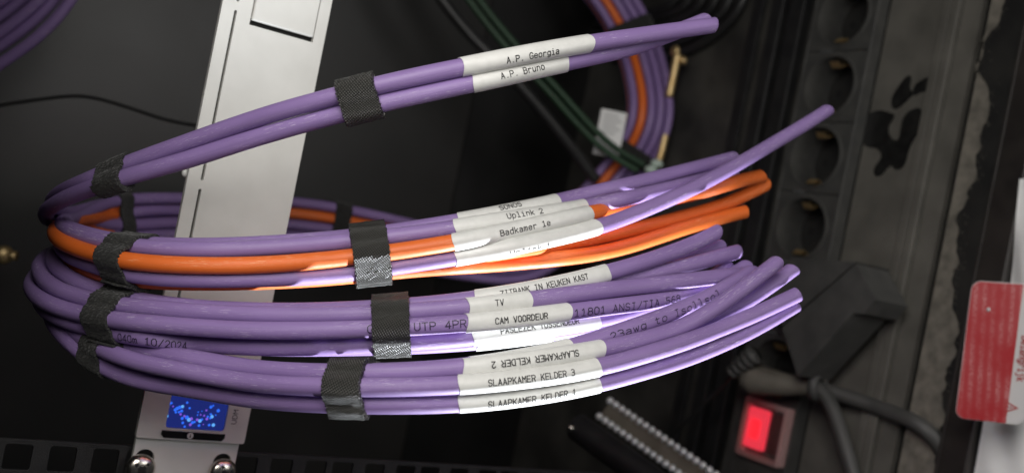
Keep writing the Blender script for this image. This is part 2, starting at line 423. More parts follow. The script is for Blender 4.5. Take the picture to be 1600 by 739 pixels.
mkbox('shading_roof', np.array([0, 0, .515]), AX, (-1.2, .285, 0), (1.2, YB - .001, .004), M['cabinet'], kind='structure')  # unseen roof plate, added to shade the corner cables and upper back
fl = mkbox('cabinet_floor', np.array([0, 0, FLOOR_Z]), AX, (-1.2, FY(.090), -.004), (1.2, FY(.0262), 0), M['dusty'], kind='structure')
mkbox('rear_floor', np.array([0, 0, FLOOR_Z]), AX, (-1.2, FY(-.0262), -.004), (1.2, YB, 0), M['rear'], kind='structure')

# ------------------------------------------------------------------ network cables
R = .0030                                 # jacket radius: 6.2 mm
DU = [60, 150, 200, 300, 450, 600, 800, 900, 1000, 1100, 1200, 1300]
DD = [.400, .386, .379, .371, .366, .366, .374, .385, .400, .419, .440, .455]
def D(u): return float(np.interp(u, DU, DD))

BACKPATH = [(190, 352, .560), (290, 347, .595), (450, 350, .630), (540, 362, .650), (700, 395, .700), (820, 405, .750), (905, 345, .800), (975, 265, .830),
            (1006, 222, .838), (1019, 185, .842), (1018, 150, .842), (1008, 100, .842), (985, 40, .842), (955, -10, .842), (900, -70, .845), (820, -120, .85)]
def floor_d(u, v):
    ray = W(u, v, 1.) - CAM; return (ZPDU - .010 - CAM[2]) / ray[2] if ray[2] < 0 else 9.
BP = np.array([W(u, v, min(d, floor_d(u, v) - .045)) for u, v, d in BACKPATH])
bt = np.gradient(np.array([[(p - CAM) @ RIGHT, (p - CAM) @ UP] for p in BP]), axis=0); bt /= np.linalg.norm(bt, axis=1)[:, None]
BE1 = np.array([RIGHT * -t[1] + UP * t[0] for t in bt])
def back_points(row, layer):
    return [BP[i] + BE1[i] * (2 - row) * .0065 - BACK * ((layer if (row, layer) != (1, 0) else (3.6, 2.6, 0)[min(i, 2)]) * .0062 + .0005 * math.sin(i * 1.7 + row)) for i in range(len(BP))]

# front: photo points from the free end towards the loop (u, v[, extra depth]); bend: points of the loop (u, v, d)
CABLES = [
 dict(key='georgia', col='purple', z=0, slot=(0, 1),
  front=[(1115, 40), (1050, 49), (920, 68), (820, 86), (718, 106), (587, 134), (480, 162), (400, 185), (270, 231), (200, 255), (150, 277)],
  bend=[(110, 293, .402), (86, 308, .425), (82, 322, .457), (105, 334, .505)],
  label=(721, 920), text=('A.P. Georgia', 786, 866, -12, 0), desc='upper purple cable of the topmost pair, with the longer white label'),
 dict(key='bruno', col='purple', z=.001, slot=(1, 2),
  front=[(1100, 33, .008), (1060, 49, .007), (1010, 68, .0065), (950, 85, .005), (882, 98, .001), (740, 131), (600, 160), (480, 192), (400, 215), (300, 248), (200, 276), (150, 291)],
  bend=[(110, 306, .396), (80, 323, .415), (71, 336, .450), (92, 346, .505)],
  label=(737, 882), text=('A.P. Bruno', 777, 844, 6, 0), desc='lower purple cable of the topmost pair, with the shorter white label'),
 dict(key='sonos', col='purple', z=.006, slot=(0, 0),
  front=[(1145, 247, .010), (1100, 259, .008), (1000, 284, .004), (900, 307), (865, 317), (790, 332), (716, 347), (612, 362), (550, 371), (340, 385), (240, 384), (190, 379), (150, 372)],
  bend=[(122, 364, .392), (106, 356, .410), (103, 348, .445), (120, 342, .50)],
  label=(716, 868), text=('SONOS', 777, 811, 38, 0), desc='purple cable with the uppermost white label in the stack of four above the orange'),
 dict(key='uplink_two', col='purple', z=.0025, slot=(2, 0),
  front=[(1150, 266, .012), (1090, 284, .009), (1020, 301, .006), (960, 314, .003), (912, 324), (800, 342), (709, 357), (612, 370), (550, 377), (450, 385), (340, 391), (240, 389), (190, 384), (150, 376)],
  bend=[(120, 368, .390), (103, 359, .405), (97, 350, .440), (114, 344, .50)],
  label=(709, 912), text=('Uplink 2', 787, 842, 22, 0), desc='purple cable with the label Uplink 2, just above the label Badkamer 1e'),
 dict(key='badkamer', col='orange', z=-.001, slot=(1, 0),
  front=[(1190, 275, .014), (1150, 283, .014), (1090, 303, .0125), (1020, 315, .011), (960, 326, .007), (918, 334, .002), (800, 361), (705, 380), (612, 394), (548, 402), (450, 412), (340, 416), (250, 413), (190, 408), (160, 402)],
  bend=[(122, 391, .384), (94, 376, .397), (86, 362, .425), (100, 351, .470)],
  label=(707, 918), text=('Badkamer 1e', 775, 853, 0, 0), desc='orange cable running in front of its bundle, labelled Badkamer 1e'),
 dict(key='uplink_one', col='purple', z=.0015, slot=(2, 1),
  front=[(1292, 173, .002), (1250, 200, -.002), (1200, 229, -.004), (1100, 286, -.006), (1000, 331, -.0065), (932, 356, -.006), (820, 382, -.005), (712, 403, -.003), (612, 417), (550, 427), (450, 434), (340, 437), (250, 434), (200, 430), (165, 421)],
  bend=[(122, 406, .392), (100, 392, .413), (97, 376, .452), (118, 360, .51)],
  label=(710, 932), text=('Uplink 1', 793, 852, -44, 0), desc='long purple cable labelled Uplink 1 that reaches farthest towards the sockets'),
 dict(key='orange_middle', col='orange', z=.0075, slot=(3, 3),
  front=[(1196, 289, .012), (1140, 317, .012), (1060, 341, .011), (960, 365, .008), (880, 380, .004), (800, 391), (720, 404), (612, 411), (550, 420), (340, 430), (250, 428), (200, 422), (165, 414)],
  bend=[(125, 402, .400), (106, 388, .422), (104, 373, .46), (124, 358, .51)],
  label=None, desc='orange cable without visible label ending just below the labelled orange one'),
 dict(key='orange_low', col='orange', z=.006, slot=(0, 2),
  front=[(1165, 331, .010), (1120, 341, .010), (1055, 361, .009), (960, 391, .006), (866, 405, .003), (720, 416), (620, 422), (550, 431), (450, 438), (340, 441), (250, 440), (200, 437), (165, 430)],
  bend=[(125, 417, .400), (104, 400, .424), (103, 383, .46), (124, 366, .51)],
  label=None, desc='lowest of the orange cables, running along the bottom of its bundle'),
 dict(key='zitbank', col='purple', z=.006, slot=(3, 1),
  front=[(1120, 363, .010), (1090, 379, .008), (1020, 405, .004), (946, 427), (850, 449), (742, 468), (640, 479), (580, 483), (440, 487), (340, 484), (240, 474), (190, 466), (160, 458)],
  bend=[(138, 451, .390), (106, 436, .396), (85, 415, .412), (84, 398, .445), (108, 384, .50)],
  label=(742, 946), text=('ZITBANK IN KEUKEN KAST', 778, 912, 8, 0), desc='purple cable with the label ZITBANK IN KEUKEN KAST under the orange cables'),
 dict(key='tv', col='purple', z=.002, slot=(3, 0),
  front=[(1176, 427, .002), (1100, 435), (1010, 446), (920, 456), (824, 469), (730, 480), (640, 487), (580, 490), (440, 493), (340, 490), (240, 482), (190, 478), (144, 471)],
  bend=[(110, 463, .386), (78, 448, .394), (61, 427, .411), (67, 406, .446), (98, 390, .50)],
  label=(730, 826), text=('TV', 770, 784, 6, 0), desc='purple cable with the short label reading TV'),
 dict(key='cam', col='purple', z=-.001, slot=(4, 0),
  front=[(1165, 417, .014), (1120, 444, .012), (1060, 464, .008), (1000, 474, .003), (920, 483), (886, 488), (800, 498), (727, 505), (640, 511), (580, 514), (440, 517), (340, 514), (240, 506), (190, 501), (136, 495)],
  bend=[(100, 485, .381), (70, 474, .389), (50, 455, .406), (55, 431, .445), (92, 403, .50)],
  label=(728, 886), text=('CAM VOORDEUR', 769, 849, -5, 0), desc='purple cable with the label CAM VOORDEUR',
  prints=[('C     UTP 4PR', 574, 727, -2), ('11801 ANSI/TIA 568', 888, 1054, -14)]),
 dict(key='paslezek', col='purple', z=.0015, slot=(4, 1),
  front=[(1135, 418, .018), (1090, 450, .014), (1010, 479, .008), (930, 501, .003), (830, 514), (735, 528), (640, 534), (580, 538), (440, 543), (340, 540), (240, 530), (190, 523), (136, 512)],
  bend=[(104, 502, .385), (75, 488, .400), (61, 466, .43), (76, 432, .475)],
  label=(737, 930), text=('PASLEZEK TUSSENDEUR', 778, 897, 14, 0), desc='purple cable with the label PASLEZEK TUSSENDEUR half hidden below CAM VOORDEUR',
  prints=[('040m 10/2024', 194, 298, -22)]),
 dict(key='hidden_label', col='purple', z=.007, slot=(3, 2),
  front=[(1174, 426, .015), (1140, 442, .013), (1090, 461, .010), (1000, 490, .006), (930, 508, .003), (855, 521), (745, 534), (640, 540), (580, 542), (440, 543), (340, 539), (240, 528), (190, 520), (140, 508)],
  bend=[(108, 494, .395), (84, 474, .415), (82, 446, .45), (105, 412, .50)],
  label=(744, 860), text=None, desc='purple cable whose white label peeks out under PASLEZEK TUSSENDEUR'),
 dict(key='spare_long', col='purple', z=.008, slot=(4, 2),
  front=[(1150, 394, .012), (1110, 405, .010), (1050, 421, .008), (960, 442, .004), (860, 462), (740, 482), (640, 492), (440, 500), (340, 498), (240, 490), (190, 486), (150, 480)],
  bend=[(112, 466, .405), (88, 446, .425), (84, 420, .46), (108, 398, .51)],
  label=None, desc='purple cable without label, its tip shows above the end of the TV cable'),
 dict(key='spare_short', col='purple', z=.010, slot=(1, 1),
  front=[(1124, 386, .012), (1090, 400, .010), (1030, 425, .007), (940, 452, .003), (860, 472), (740, 494), (640, 506), (440, 512), (340, 509), (240, 500), (190, 496), (150, 488)],
  bend=[(116, 472, .41), (95, 448, .432), (92, 420, .468), (114, 398, .515)],
  label=None, desc='purple cable without label, tip just behind the longer unlabelled tip'),
 dict(key='awg', col='purple', z=.0075, slot=(2, 2),
  front=[(1176, 424, .008), (1150, 440, .007), (1110, 463, .005), (1060, 485, .003), (1000, 507), (945, 526), (886, 545), (800, 563), (715, 575), (570, 582), (440, 580), (360, 571), (300, 557), (220, 545), (192, 535)],
  bend=[(150, 516, .40), (118, 494, .415), (98, 468, .445), (108, 432, .49)],
  label=(735, 888), text=None, desc='purple cable printed with small black type, emerging behind SLAAPKAMER KELDER 2',
  prints=[('23awg to Isollsol', 944, 1118, -14)]),
 dict(key='kelder_two', col='purple', z=.001, slot=(2, 3),
  front=[(1212, 411, .003), (1180, 436, .002), (1140, 466), (1075, 508), (1010, 530), (938, 546), (830, 563), (722, 576), (640, 581), (570, 583), (440, 580), (360, 572), (300, 558), (220, 549), (192, 540)],
  bend=[(150, 522, .396), (115, 500, .41), (95, 474, .442), (106, 436, .49)],
  label=(722, 938), text=('SLAAPKAMER KELDER 2', 896, 764, 2, 1), desc='purple cable with the upside-down label SLAAPKAMER KELDER 2'),
 dict(key='kelder_spare', col='purple', z=.0095, slot=(1, 3),
  front=[(1238, 421, .003), (1200, 450, .003), (1140, 486, .003), (1075, 517, .004), (1010, 538, .004), (938, 554, .002), (830, 571), (722, 583), (640, 587), (570, 589), (440, 586), (360, 577), (300, 563), (220, 549), (180, 536)],
  bend=[(145, 528, .392), (112, 506, .405), (92, 480, .436), (100, 445, .485)],
  label=None, desc='purple cable without visible label between the two KELDER 2 and KELDER 3 cables'),
 dict(key='kelder_three', col='purple', z=-.0005, slot=(4, 3),
  front=[(1246, 460, .002), (1180, 491), (1075, 533), (1000, 556), (932, 575), (830, 591), (715, 602), (570, 605), (440, 602), (360, 594), (300, 582), (220, 568), (180, 556), (140, 538)],
  bend=[(112, 516, .393), (90, 490, .412), (85, 464, .442), (104, 428, .495)],
  label=(715, 932), text=('SLAAPKAMER KELDER 3', 758, 890, -2, 0), desc='purple cable with the label SLAAPKAMER KELDER 3'),
 dict(key='kelder_one', col='purple', z=.0005, slot=(0, 3),
  front=[(1240, 478, .006), (1172, 518, .002), (1075, 559), (1000, 582), (932, 600), (830, 619), (715, 631), (570, 632), (440, 628), (360, 619), (300, 607), (220, 597), (180, 584), (140, 563)],
  bend=[(110, 538, .388), (86, 508, .405), (78, 480, .436), (96, 442, .485)],
  label=(715, 932), text=('SLAAPKAMER KELDER 1', 758, 892, -20, 0), desc='lowest purple cable of all, with the label SLAAPKAMER KELDER 1'),
]

GA = ['georgia', 'bruno']
GB = ['sonos', 'uplink_two', 'badkamer', 'uplink_one', 'orange_middle', 'orange_low']
GC = ['zitbank', 'tv', 'cam', 'paslezek', 'hidden_label', 'spare_long', 'spare_short']
GD = ['awg', 'kelder_two', 'kelder_spare', 'kelder_three', 'kelder_one']
GROUP_Z = {'A': -.010, 'B': .022, 'C': -.003, 'D': -.022}   # the bundles hang one behind the other
for c in CABLES:
    c['grp'] = [g for g, ks in (('A', GA), ('B', GB), ('C', GC), ('D', GD)) if c['key'] in ks][0]
for c in CABLES:
    gz = GROUP_Z[c['grp']]
    pts = [W(p[0], p[1], D(p[0]) + (gz * min(1, max(0, (p[0] - 300) / 260)) + (.013 * min(1, max(0, (p[0] - 780) / 220)) if c['grp'] == 'B' else 0)) + c['z'] + (p[2] if len(p) > 2 else 0)) for p in c['front']]
    last = pts[-1]
    pts += [W(*p) for p in c['bend']] + back_points(*c['slot'])
    P = catmull(pts, .002)
    e0 = P[0].copy(); P = gsmooth(P, 4.5); P[0] = e0
    c['P'] = resample(P, .002)
    c['nf'] = int(np.argmin(np.linalg.norm(c['P'] - last, axis=1)))

# let the jackets lie against each other instead of passing through: shift overlapping stretches along the line of sight
MIN = 2 * R * 1.01
for it in range(40):
    for a in range(len(CABLES)):
        A = CABLES[a]
        Pa = A['P'][:A['nf']]; da = -(Pa - CAM) @ BACK
        tot = np.zeros(len(Pa))
        for b in range(len(CABLES)):
            if a == b: continue
            Bc = CABLES[b]; Pb = Bc['P'][:Bc['nf']]
            dist = np.linalg.norm(Pa[:, None] - Pb[None], axis=2)
            j = dist.argmin(1); m = dist[np.arange(len(Pa)), j]
            hit = m < MIN
            if not hit.any(): continue
            db = -(Pb[j] - CAM) @ BACK
            rays = (Pa - CAM) / np.linalg.norm(Pa - CAM, axis=1)[:, None]
            rel = Pa - Pb[j]
            al = (rel * rays).sum(1); perp2 = (rel ** 2).sum(1) - al ** 2
            need = np.sqrt(np.maximum(MIN ** 2 - perp2, 0))
            sign = np.where(np.abs(al) < 2e-4, 1. if A['z'] >= Bc['z'] else -1., np.sign(al))
            push = np.where(hit, (need - np.abs(al)) * sign * .5, 0)
            tot += push
        tot = gsmooth(np.clip(tot, -.0025, .0025) * .8, 4)
        f = 1 + tot / da
        A['P'][:A['nf']] = CAM + (Pa - CAM) * f[:, None]
for c in CABLES:
    P = c['P']; e0 = P[0].copy(); P = gsmooth(P, 3.); P[0] = e0
    c['P'] = P
    u, v, d = zip(*[UV(p) for p in P[:c['nf']]])
    c['u'] = np.array(u)
    c['s'] = np.r_[0, np.cumsum(np.linalg.norm(np.diff(P, axis=0), axis=1))]

def s_at(c, u): return float(np.interp(u, c['u'][::-1], c['s'][:c['nf']][::-1]))

def at_s(c, s):
    """centre, along (photo-right), towards the viewer, and photo-up directions on a cable's front stretch"""
    P = np.array([np.interp(s, c['s'], c['P'][:, k]) for k in range(3)])
    Q = np.array([np.interp(s + .002, c['s'], c['P'][:, k]) for k in range(3)]); Q0 = np.array([np.interp(s - .002, c['s'], c['P'][:, k]) for k in range(3)])
    T = Q0 - Q; T /= np.linalg.norm(T)
    N = CAM - P; N -= T * (N @ T); N /= np.linalg.norm(N)
    return P, T, N, np.cross(N, T)

def on_cable(c, s, phi, rad):
    P, T, N, U_ = at_s(c, s)
    return P + rad * (math.cos(phi) * N + math.sin(phi) * U_)

for c in CABLES:
    v, f, uv = tube(c['P'], R)
    o = mk('network_cable', v, f, M[c['col']], None, True, uv, label=c['desc'], category='cable', group='labelled network cables looped at the rack')
    c['obj'] = o
    if c['label']:
        s1, s0 = s_at(c, c['label'][0]), s_at(c, c['label'][1])
        n = max(6, int((s1 - s0) / .0015)); seg = 36
        V = []; F = []; UVs = []
        ro = random.random() * 6
        for i in range(n + 1):
            s = s0 + (s1 - s0) * i / n
            for inner in (0, 1):
                for j in range(seg):
                    ph = 2 * math.pi * j / seg
                    # wrap seam on the far side lifts a little; the tape is not perfectly round
                    lift = .00009 * math.sin(3 * ph + ro + s * 60) + (.00045 * max(0, math.cos(ph - 2.6)) ** 14)
                    edge = .0004 * math.sin(ph * 2 + ro) if i in (0, n) else 0
                    V.append(on_cable(c, s + edge, ph, R + (.00006 if inner else .00026 + lift)))
        ring = 2 * seg
        for i in range(n):
            for j in range(seg):
                k = (j + 1) % seg
                F.append((i * ring + j, i * ring + k, (i + 1) * ring + k, (i + 1) * ring + j))
        for i in (0, n):
            for j in range(seg):
                k = (j + 1) % seg
                q = (i * ring + j, i * ring + k, i * ring + seg + k, i * ring + seg + j)
                F.append(q[::-1] if i == 0 else q)
        F = [q[::-1] for q in F]
        c['lab'] = mk('wrap_label', V, F, M['paper'], o, True); bm_fix(c['lab'])
        if c['text']:
            t, u0, u1, phi, flip = c['text']
            sa, sb = s_at(c, u0), s_at(c, u1)
            L = abs(sb - sa); adv = L / len(t); cap = min(adv * 1.26, .0020)
            rad = R + .00044
            sg = -1 if u1 > u0 else 1
            fu = -1 if flip else 1
            def mp(x, y, c=c, sa=sa, sg=sg, fu=fu, rad=rad, phi=phi, cap=cap):
                return on_cable(c, sa + sg * x, math.radians(phi) + fu * (y - cap / 2) / rad, rad)
            lettering('lettering', t, mp, adv, cap, cap * .145, M['ink'], c['lab'])
    for (t, u0, u1, phi) in c.get('prints', []):
        sa, sb = s_at(c, u0), s_at(c, u1); adv = abs(sb - sa) / len(t); cap = .0025
        rad = R * 1.02 + .00004
        def mp(x, y, c=c, sa=sa, phi=phi, cap=cap, rad=rad):
            return on_cable(c, sa - x, math.radians(phi) + (y - cap / 2) / rad, rad)
        lettering('printed_lettering', t, mp, adv, cap, .00031, M['jacket_ink'], o)

# ------------------------------------------------------------------ hook-and-loop straps
KEY = {c['key']: c for c in CABLES}

def hull(pts):
    pts = sorted(map(tuple, pts))
    def half(ps):
        h = []
        for p in ps:
            while len(h) > 1 and (h[-1][0] - h[-2][0]) * (p[1] - h[-2][1]) - (h[-1][1] - h[-2][1]) * (p[0] - h[-2][0]) <= 0: h.pop()
            h.append(p)
        return h
    a, b = half(pts), half(pts[::-1])
    return np.array(a[:-1] + b[:-1])

def strap(keys, ref, s, width, material, label, group, tail=None, front=True, paths=None, slack=.0002, rad=R):
    """a flat band wound round a bundle: follows the convex outline of the jackets, station by station"""
    paths = paths or [KEY[k]['P'] for k in keys]
    ref = ref if not isinstance(ref, str) else KEY[ref]['P']
    S = np.r_[0, np.cumsum(np.linalg.norm(np.diff(ref, axis=0), axis=1))]
    c0 = np.array([np.interp(s, S, ref[:, k]) for k in range(3)])
    q = np.array([np.interp(s + .006, S, ref[:, k]) for k in range(3)]) - np.array([np.interp(s - .006, S, ref[:, k]) for k in range(3)])
    T = -q / np.linalg.norm(q)
    N = CAM - c0; N -= T * (N @ T); N /= np.linalg.norm(N); U_ = np.cross(N, T)
    NS, NR = 9, 96
    ph = np.linspace(0, 2 * np.pi, 20, endpoint=False)
    def outline(t):
        pts = []; cens = []
        for P in paths:
            dd = (P - (c0 + T * t)) @ T
            near = np.linalg.norm(P - c0, axis=1)
            cr = np.where((dd[:-1] * dd[1:] <= 0) & (near[:-1] < .05))[0]
            if len(cr) == 0: continue
            i = cr[np.argmin(near[cr])]
            w = dd[i] / (dd[i] - dd[i + 1]) if dd[i] != dd[i + 1] else 0
            X = P[i] + (P[i + 1] - P[i]) * w - c0
            cens.append((X @ N, X @ U_))
            for a in ph: pts.append((X @ N + (rad + slack) * math.cos(a), X @ U_ + (rad + slack) * math.sin(a)))
        H = hull(np.array(pts))
        cen = H.mean(0)
        H = np.vstack([H, H[:1]])
        L = np.r_[0, np.cumsum(np.linalg.norm(np.diff(H, axis=0), axis=1))]
        # start of the outline: the point straight away from the viewer
        # (measured as an angle round the middle, so that neighbouring stations start alike)
        cen = (H.max(0) + H.min(0)) / 2
        Hd = np.stack([np.interp(np.linspace(0, L[-1], 720, endpoint=False), L, H[:, k]) for k in range(2)], 1) - cen
        k0 = int(np.argmin(np.abs(np.arctan2(Hd[:, 1], -Hd[:, 0]))))
        tt = (L[-1] * k0 / 720 + np.linspace(0, L[-1], NR, endpoint=False)) % L[-1]
        Q = np.stack([np.interp(tt, L, H[:, k]) for k in range(2)], 1)
        d = np.roll(Q, -1, 0) - np.roll(Q, 1, 0); nn = np.stack([d[:, 1], -d[:, 0]], 1); nn /= np.linalg.norm(nn, axis=1)[:, None] + 1e-12
        gap = np.linalg.norm(Q[:, None] - np.array(cens)[None], axis=2).min(1) - (rad + slack)   # the tape sags into the gaps between jackets
        Q = Q - nn * np.clip(gap * .55, 0, .0013)[:, None]
        return Q, nn, L[-1]
    st = []
    ts = np.linspace(-width / 2, width / 2, NS)
    for t in ts: st.append(outline(t))
    per = np.mean([x[2] for x in st])
    Qm = gsmooth(np.stack([x[0] for x in st]).reshape(NS, -1), 1.2).reshape(NS, NR, 2)
    for _ in range(3): Qm = (np.roll(Qm, 1, 1) + 2 * Qm + np.roll(Qm, -1, 1)) / 4
    Nm = np.stack([x[1] for x in st])
    Nm = gsmooth(Nm.reshape(NS, -1), 1.2).reshape(NS, NR, 2)
    for _ in range(5): Nm = (np.roll(Nm, 1, 1) + Nm + np.roll(Nm, -1, 1)); Nm /= np.linalg.norm(Nm, axis=2)[:, :, None]
    def band(h0, h1, j0, j1, extra=None, name='strap', parent=None, **pr):
        cols = list(range(j0, j1 + 1)); n = len(cols); closed = (j1 - j0) >= NR
        if closed: cols = cols[:-1]; n = NR
        V = []; UVs = []
        for h in (h0, h1):
            for i in range(NS):
                for jj in cols:
                    j = jj % NR
                    e = (.00022 * math.sin(jj * 2.9 + i) + .00016 * rng.standard_normal()) if i in (0, NS - 1) else 0
                    hh = h + (extra(jj) if extra else 0)
                    if h == h1: hh += .00009 * rng.standard_normal()
                    p = c0 + T * (ts[i] + e) + N * (Qm[i, j, 0] + Nm[i, j, 0] * hh) + U_ * (Qm[i, j, 1] + Nm[i, j, 1] * hh)
                    V.append(p); UVs.append((jj / NR * per, ts[i]))
        F = []; o1 = NS * n
        rng_j = range(n) if closed else range(n - 1)
        for i in range(NS - 1):
            for j in rng_j:
                k = (j + 1) % n
                a, b, c_, d_ = i * n + j, i * n + k, (i + 1) * n + k, (i + 1) * n + j
                F.append((a, d_, c_, b)); F.append((o1 + a, o1 + b, o1 + c_, o1 + d_))
        for j in rng_j:
            k = (j + 1) % n
            F.append((j, k, o1 + k, o1 + j)); m_ = (NS - 1) * n; F.append((m_ + k, m_ + j, o1 + m_ + j, o1 + m_ + k))
        if not closed:
            for j in (0, n - 1):
                for i in range(NS - 1):
                    q4 = (i * n + j, o1 + i * n + j, o1 + (i + 1) * n + j, (i + 1) * n + j)
                    F.append(q4 if j == 0 else q4[::-1])
        return mk(name, V, F, material, parent, True, UVs, **pr)
    o = band(0, .0009, 0, NR, name='cable_strap', label=label, category='strap', group=group)
    bm_fix(o)
    if tail:
        j0, j1 = tail
        b = band(.00096, .0018, int(j0 * NR), int(j1 * NR), lambda jj: .00035 * max(0, (jj - j1 * NR + 4) / 4), 'overlapping_tail', o)
        bm_fix(b)
    return o

gs = 'black straps holding the bundles'
strap(GA, 'bruno', s_at(KEY['bruno'], 567), .0125, M['hook'], 'black strap round the topmost cable pair, to the right of the grey panel', gs, (.15, .80))
strap(GA, 'bruno', s_at(KEY['bruno'], 176), .0125, M['loop'], 'black fuzzy strap round the topmost cable pair near its bend', gs, (.2, .45))
strap(GB, 'badkamer', s_at(KEY['badkamer'], 580), .0125, M['hook'], 'black ribbed strap round the orange and purple bundle before the Uplink labels', gs, (.25, .88))
strap(GB, 'badkamer', s_at(KEY['badkamer'], 176), .0115, M['loop'], 'black fuzzy strap round the orange and purple bundle near its bend', gs, (.1, .35))
strap(GC, 'cam', s_at(KEY['cam'], 611), .0120, M['hook'], 'black ribbed strap round the purple bundle with the TV label', gs, (.3, .72))
strap(GC, 'cam', s_at(KEY['cam'], 158), .0125, M['loop'], 'black fuzzy strap round the purple TV bundle near its bend', gs, (.1, .35))
strap(GD, 'kelder_three', s_at(KEY['kelder_three'], 538), .0120, M['hook'], 'black ribbed strap with a brightly lit lower edge round the lowest bundle', gs, (.2, .90))
strap(GD, 'kelder_three', s_at(KEY['kelder_three'], 122), .0100, M['loop'], 'black fuzzy strap round the lowest bundle near its bend', gs)

# straps on the far side of the loop
def s_back(c, u, umin=0):
    uu = np.array([UV(p)[0] for p in c['P'][c['nf'] + 40:]]); i = int(np.argmin(np.abs(uu[:230] - u)))
    return c['s'][c['nf'] + 40 + i]
allP = [c['P'] for c in CABLES]
kb = KEY['tv']
strap(None, 'uplink_two', s_back(KEY['uplink_two'], 527), .0105, M['loop'], 'black strap round the rear run of cables behind the grey panel', gs, paths=allP)
strap(None, 'uplink_two', s_back(KEY['uplink_two'], 192), .0100, M['loop'], 'shadowed black strap on the rear run of cables, by the inside of the bend', gs, paths=allP)
def s_near(c, p):
    return c['s'][int(np.argmin(np.linalg.norm(c['P'] - p, axis=1)))]
strap(None, 'uplink_two', s_near(KEY['uplink_two'], W(1006, 216, .838)), .013, M['loop'], 'dark strap round the far purple and orange coil beside the white tag', gs, paths=allP)
strap(None, 'uplink_two', s_near(KEY['uplink_two'], W(992, 52, .842)), .014, M['loop'], 'dark strap round the far coil at the top edge of the picture', gs, paths=allP)

# ------------------------------------------------------------------ rack device: grey front panel with screen
DO = W(212, 683, .425)                    # lower photo corner of the panel
DAX = (EX, -EZ, -EY)                      # p along the panel, q across it (downwards), n out of the rack
dev = empty('network_gateway', DO, label='light grey metal rack device with a small blue screen, behind the cables', category='network device')
DW = .0440
slots = []
p = -.0335
x = .0590
def slot(p0, p1, q0=.0052, w=.0011): return round_rect(p0, q0, p1, q0 + w, .00052, 3)
slots = [slot(.0325, .0990), slot(.1024, .1700), slot(.1734, .2400)]
bay = [(.1660, .0120), (.2300, .0120), (.2300, .0392), (.1660, .0392)]
scr_hole = round_rect(.0046, .0106, .0285, .0345, .0014)
plate('front_plate', DO, DAX, round_rect(0, 0, .30, DW, .0009), slots + [bay, scr_hole], -.0022, 0, M['device'], dev, .00025)
mkbox('slot_backing', DO, DAX, (.004, .003, -.012), (.296, .0415, -.0030), M['slot_dark'], dev)
mkbox('bay_door', DO, DAX, (.1680, .01245, -.0028), (.2296, .03885, .0004), M['device'], dev, .0006)
plate('mounting_ear', DO, DAX, [(-.040, .0012), (.004, .0012), (.004, DW - .0008), (-.040, DW - .0008)],
      [round_rect(-.0165, .0022, -.0052, .0096, .0036, 6), round_rect(-.0165, .0338, -.0052, .0412, .0036, 6)], -.0052, -.0030, M['device'], dev, .0003)
scr = plate('screen', DO, DAX, round_rect(.0047, .0107, .0284, .0344, .0013), [], -.0018, -.0006, M['screen'], dev)
# glowing dots on the screen: a loose ring
dots = [(300, 238, 8, 1), (318, 230, 6, 1), (285, 326, 8, 2), (345, 280, 8, 1), (360, 270, 9, 1), (378, 262, 9, 1), (398, 256, 8, 2), (350, 298, 6, 1), (372, 296, 6, 1), (392, 288, 8, 1), (384, 312, 6, 3),
        (396, 342, 8, 1), (412, 325, 6, 3), (430, 335, 10, 1), (445, 352, 10, 2), (462, 345, 8, 3), (470, 372, 8, 1), (455, 388, 7, 3), (400, 374, 7, 1), (414, 402, 6, 1), (486, 368, 6, 1), (505, 352, 7, 3),
        (525, 360, 9, 2), (518, 394, 7, 1), (540, 350, 6, 1), (550, 386, 3, 3), (556, 322, 5, 3), (575, 346, 7, 3), (582, 330, 6, 1), (600, 340, 6, 1), (604, 312, 6, 1), (612, 330, 9, 2), (592, 390, 7, 1), (622, 390, 9, 2),
        (640, 318, 4, 1), (572, 284, 5, 3), (540, 290, 3, 1), (512, 296, 4, 1), (508, 318, 4, 1), (530, 316, 4, 3), (450, 268, 6, 1), (432, 228, 6, 1), (605, 260, 8, 1), (622, 250, 5, 1), (658, 286, 9, 1), (330, 255, 4, 3)]
inv = None
O2, X2, Y2 = DO, EX, -EZ
def to_pq(u, v):                           # where the line of sight through (u, v) meets the panel
    ray = W(u, v, 1.) - CAM; t = (DO[1] - CAM[1]) / ray[1]; h = CAM + ray * t - DO
    return h[0], -h[2]
for (zx, zy, r, k) in dots:
    pc, qc = to_pq(200 + zx / 4.65, 580 + zy / 4.65); r = r / 4.65 / 4 * .001 * 1.5
    V = [DO + EX * (pc + r * math.cos(a)) - EZ * (qc + r * math.sin(a)) - EY * (-.0004) for a in np.linspace(0, 2 * np.pi, 10, endpoint=False)]
    mk('screen_dot', V, [tuple(range(10))], M[{1: 'dot_blue', 2: 'dot_cyan', 3: 'dot_violet'}[k]], scr)
tab = plate('release_tab', DO, DAX, [(.0037, .0094), (.0037, .0352), (.0019, .0352), (.0007, .0340), (.0007, .0106), (.0019, .0094)], [], .00008, .0006, M['black_gloss'], dev, .00015)
ic = to_pq(296, 682)
cir = [(ic[0] * 0 + .0022 + .00125 * math.cos(a), ic[1] + .00125 * math.sin(a)) for a in np.linspace(0, 2 * np.pi, 24, endpoint=False)]
ico = plate('round_icon', DO, DAX, cir, [], .0007, .0008, M['paper'], tab)
arr = [(.0022 + x_, ic[1] + y_) for x_, y_ in ((.0008, -.00013), (.0008, .00013), (-.0002, .00013), (-.0002, .0005), (-.0009, 0), (-.0002, -.0005), (-.0002, -.00013))]
plate('arrow', DO, DAX, arr, [], .00085, .0009, M['ink'], tab)
u0 = to_pq(368, 663)
lettering('lettering', 'UDM', lambda x, y: DO + EX * (u0[0] + x) - EZ * (u0[1] - y) - EY * .00015, .0021, .0019, .00028, M['ink'], dev)

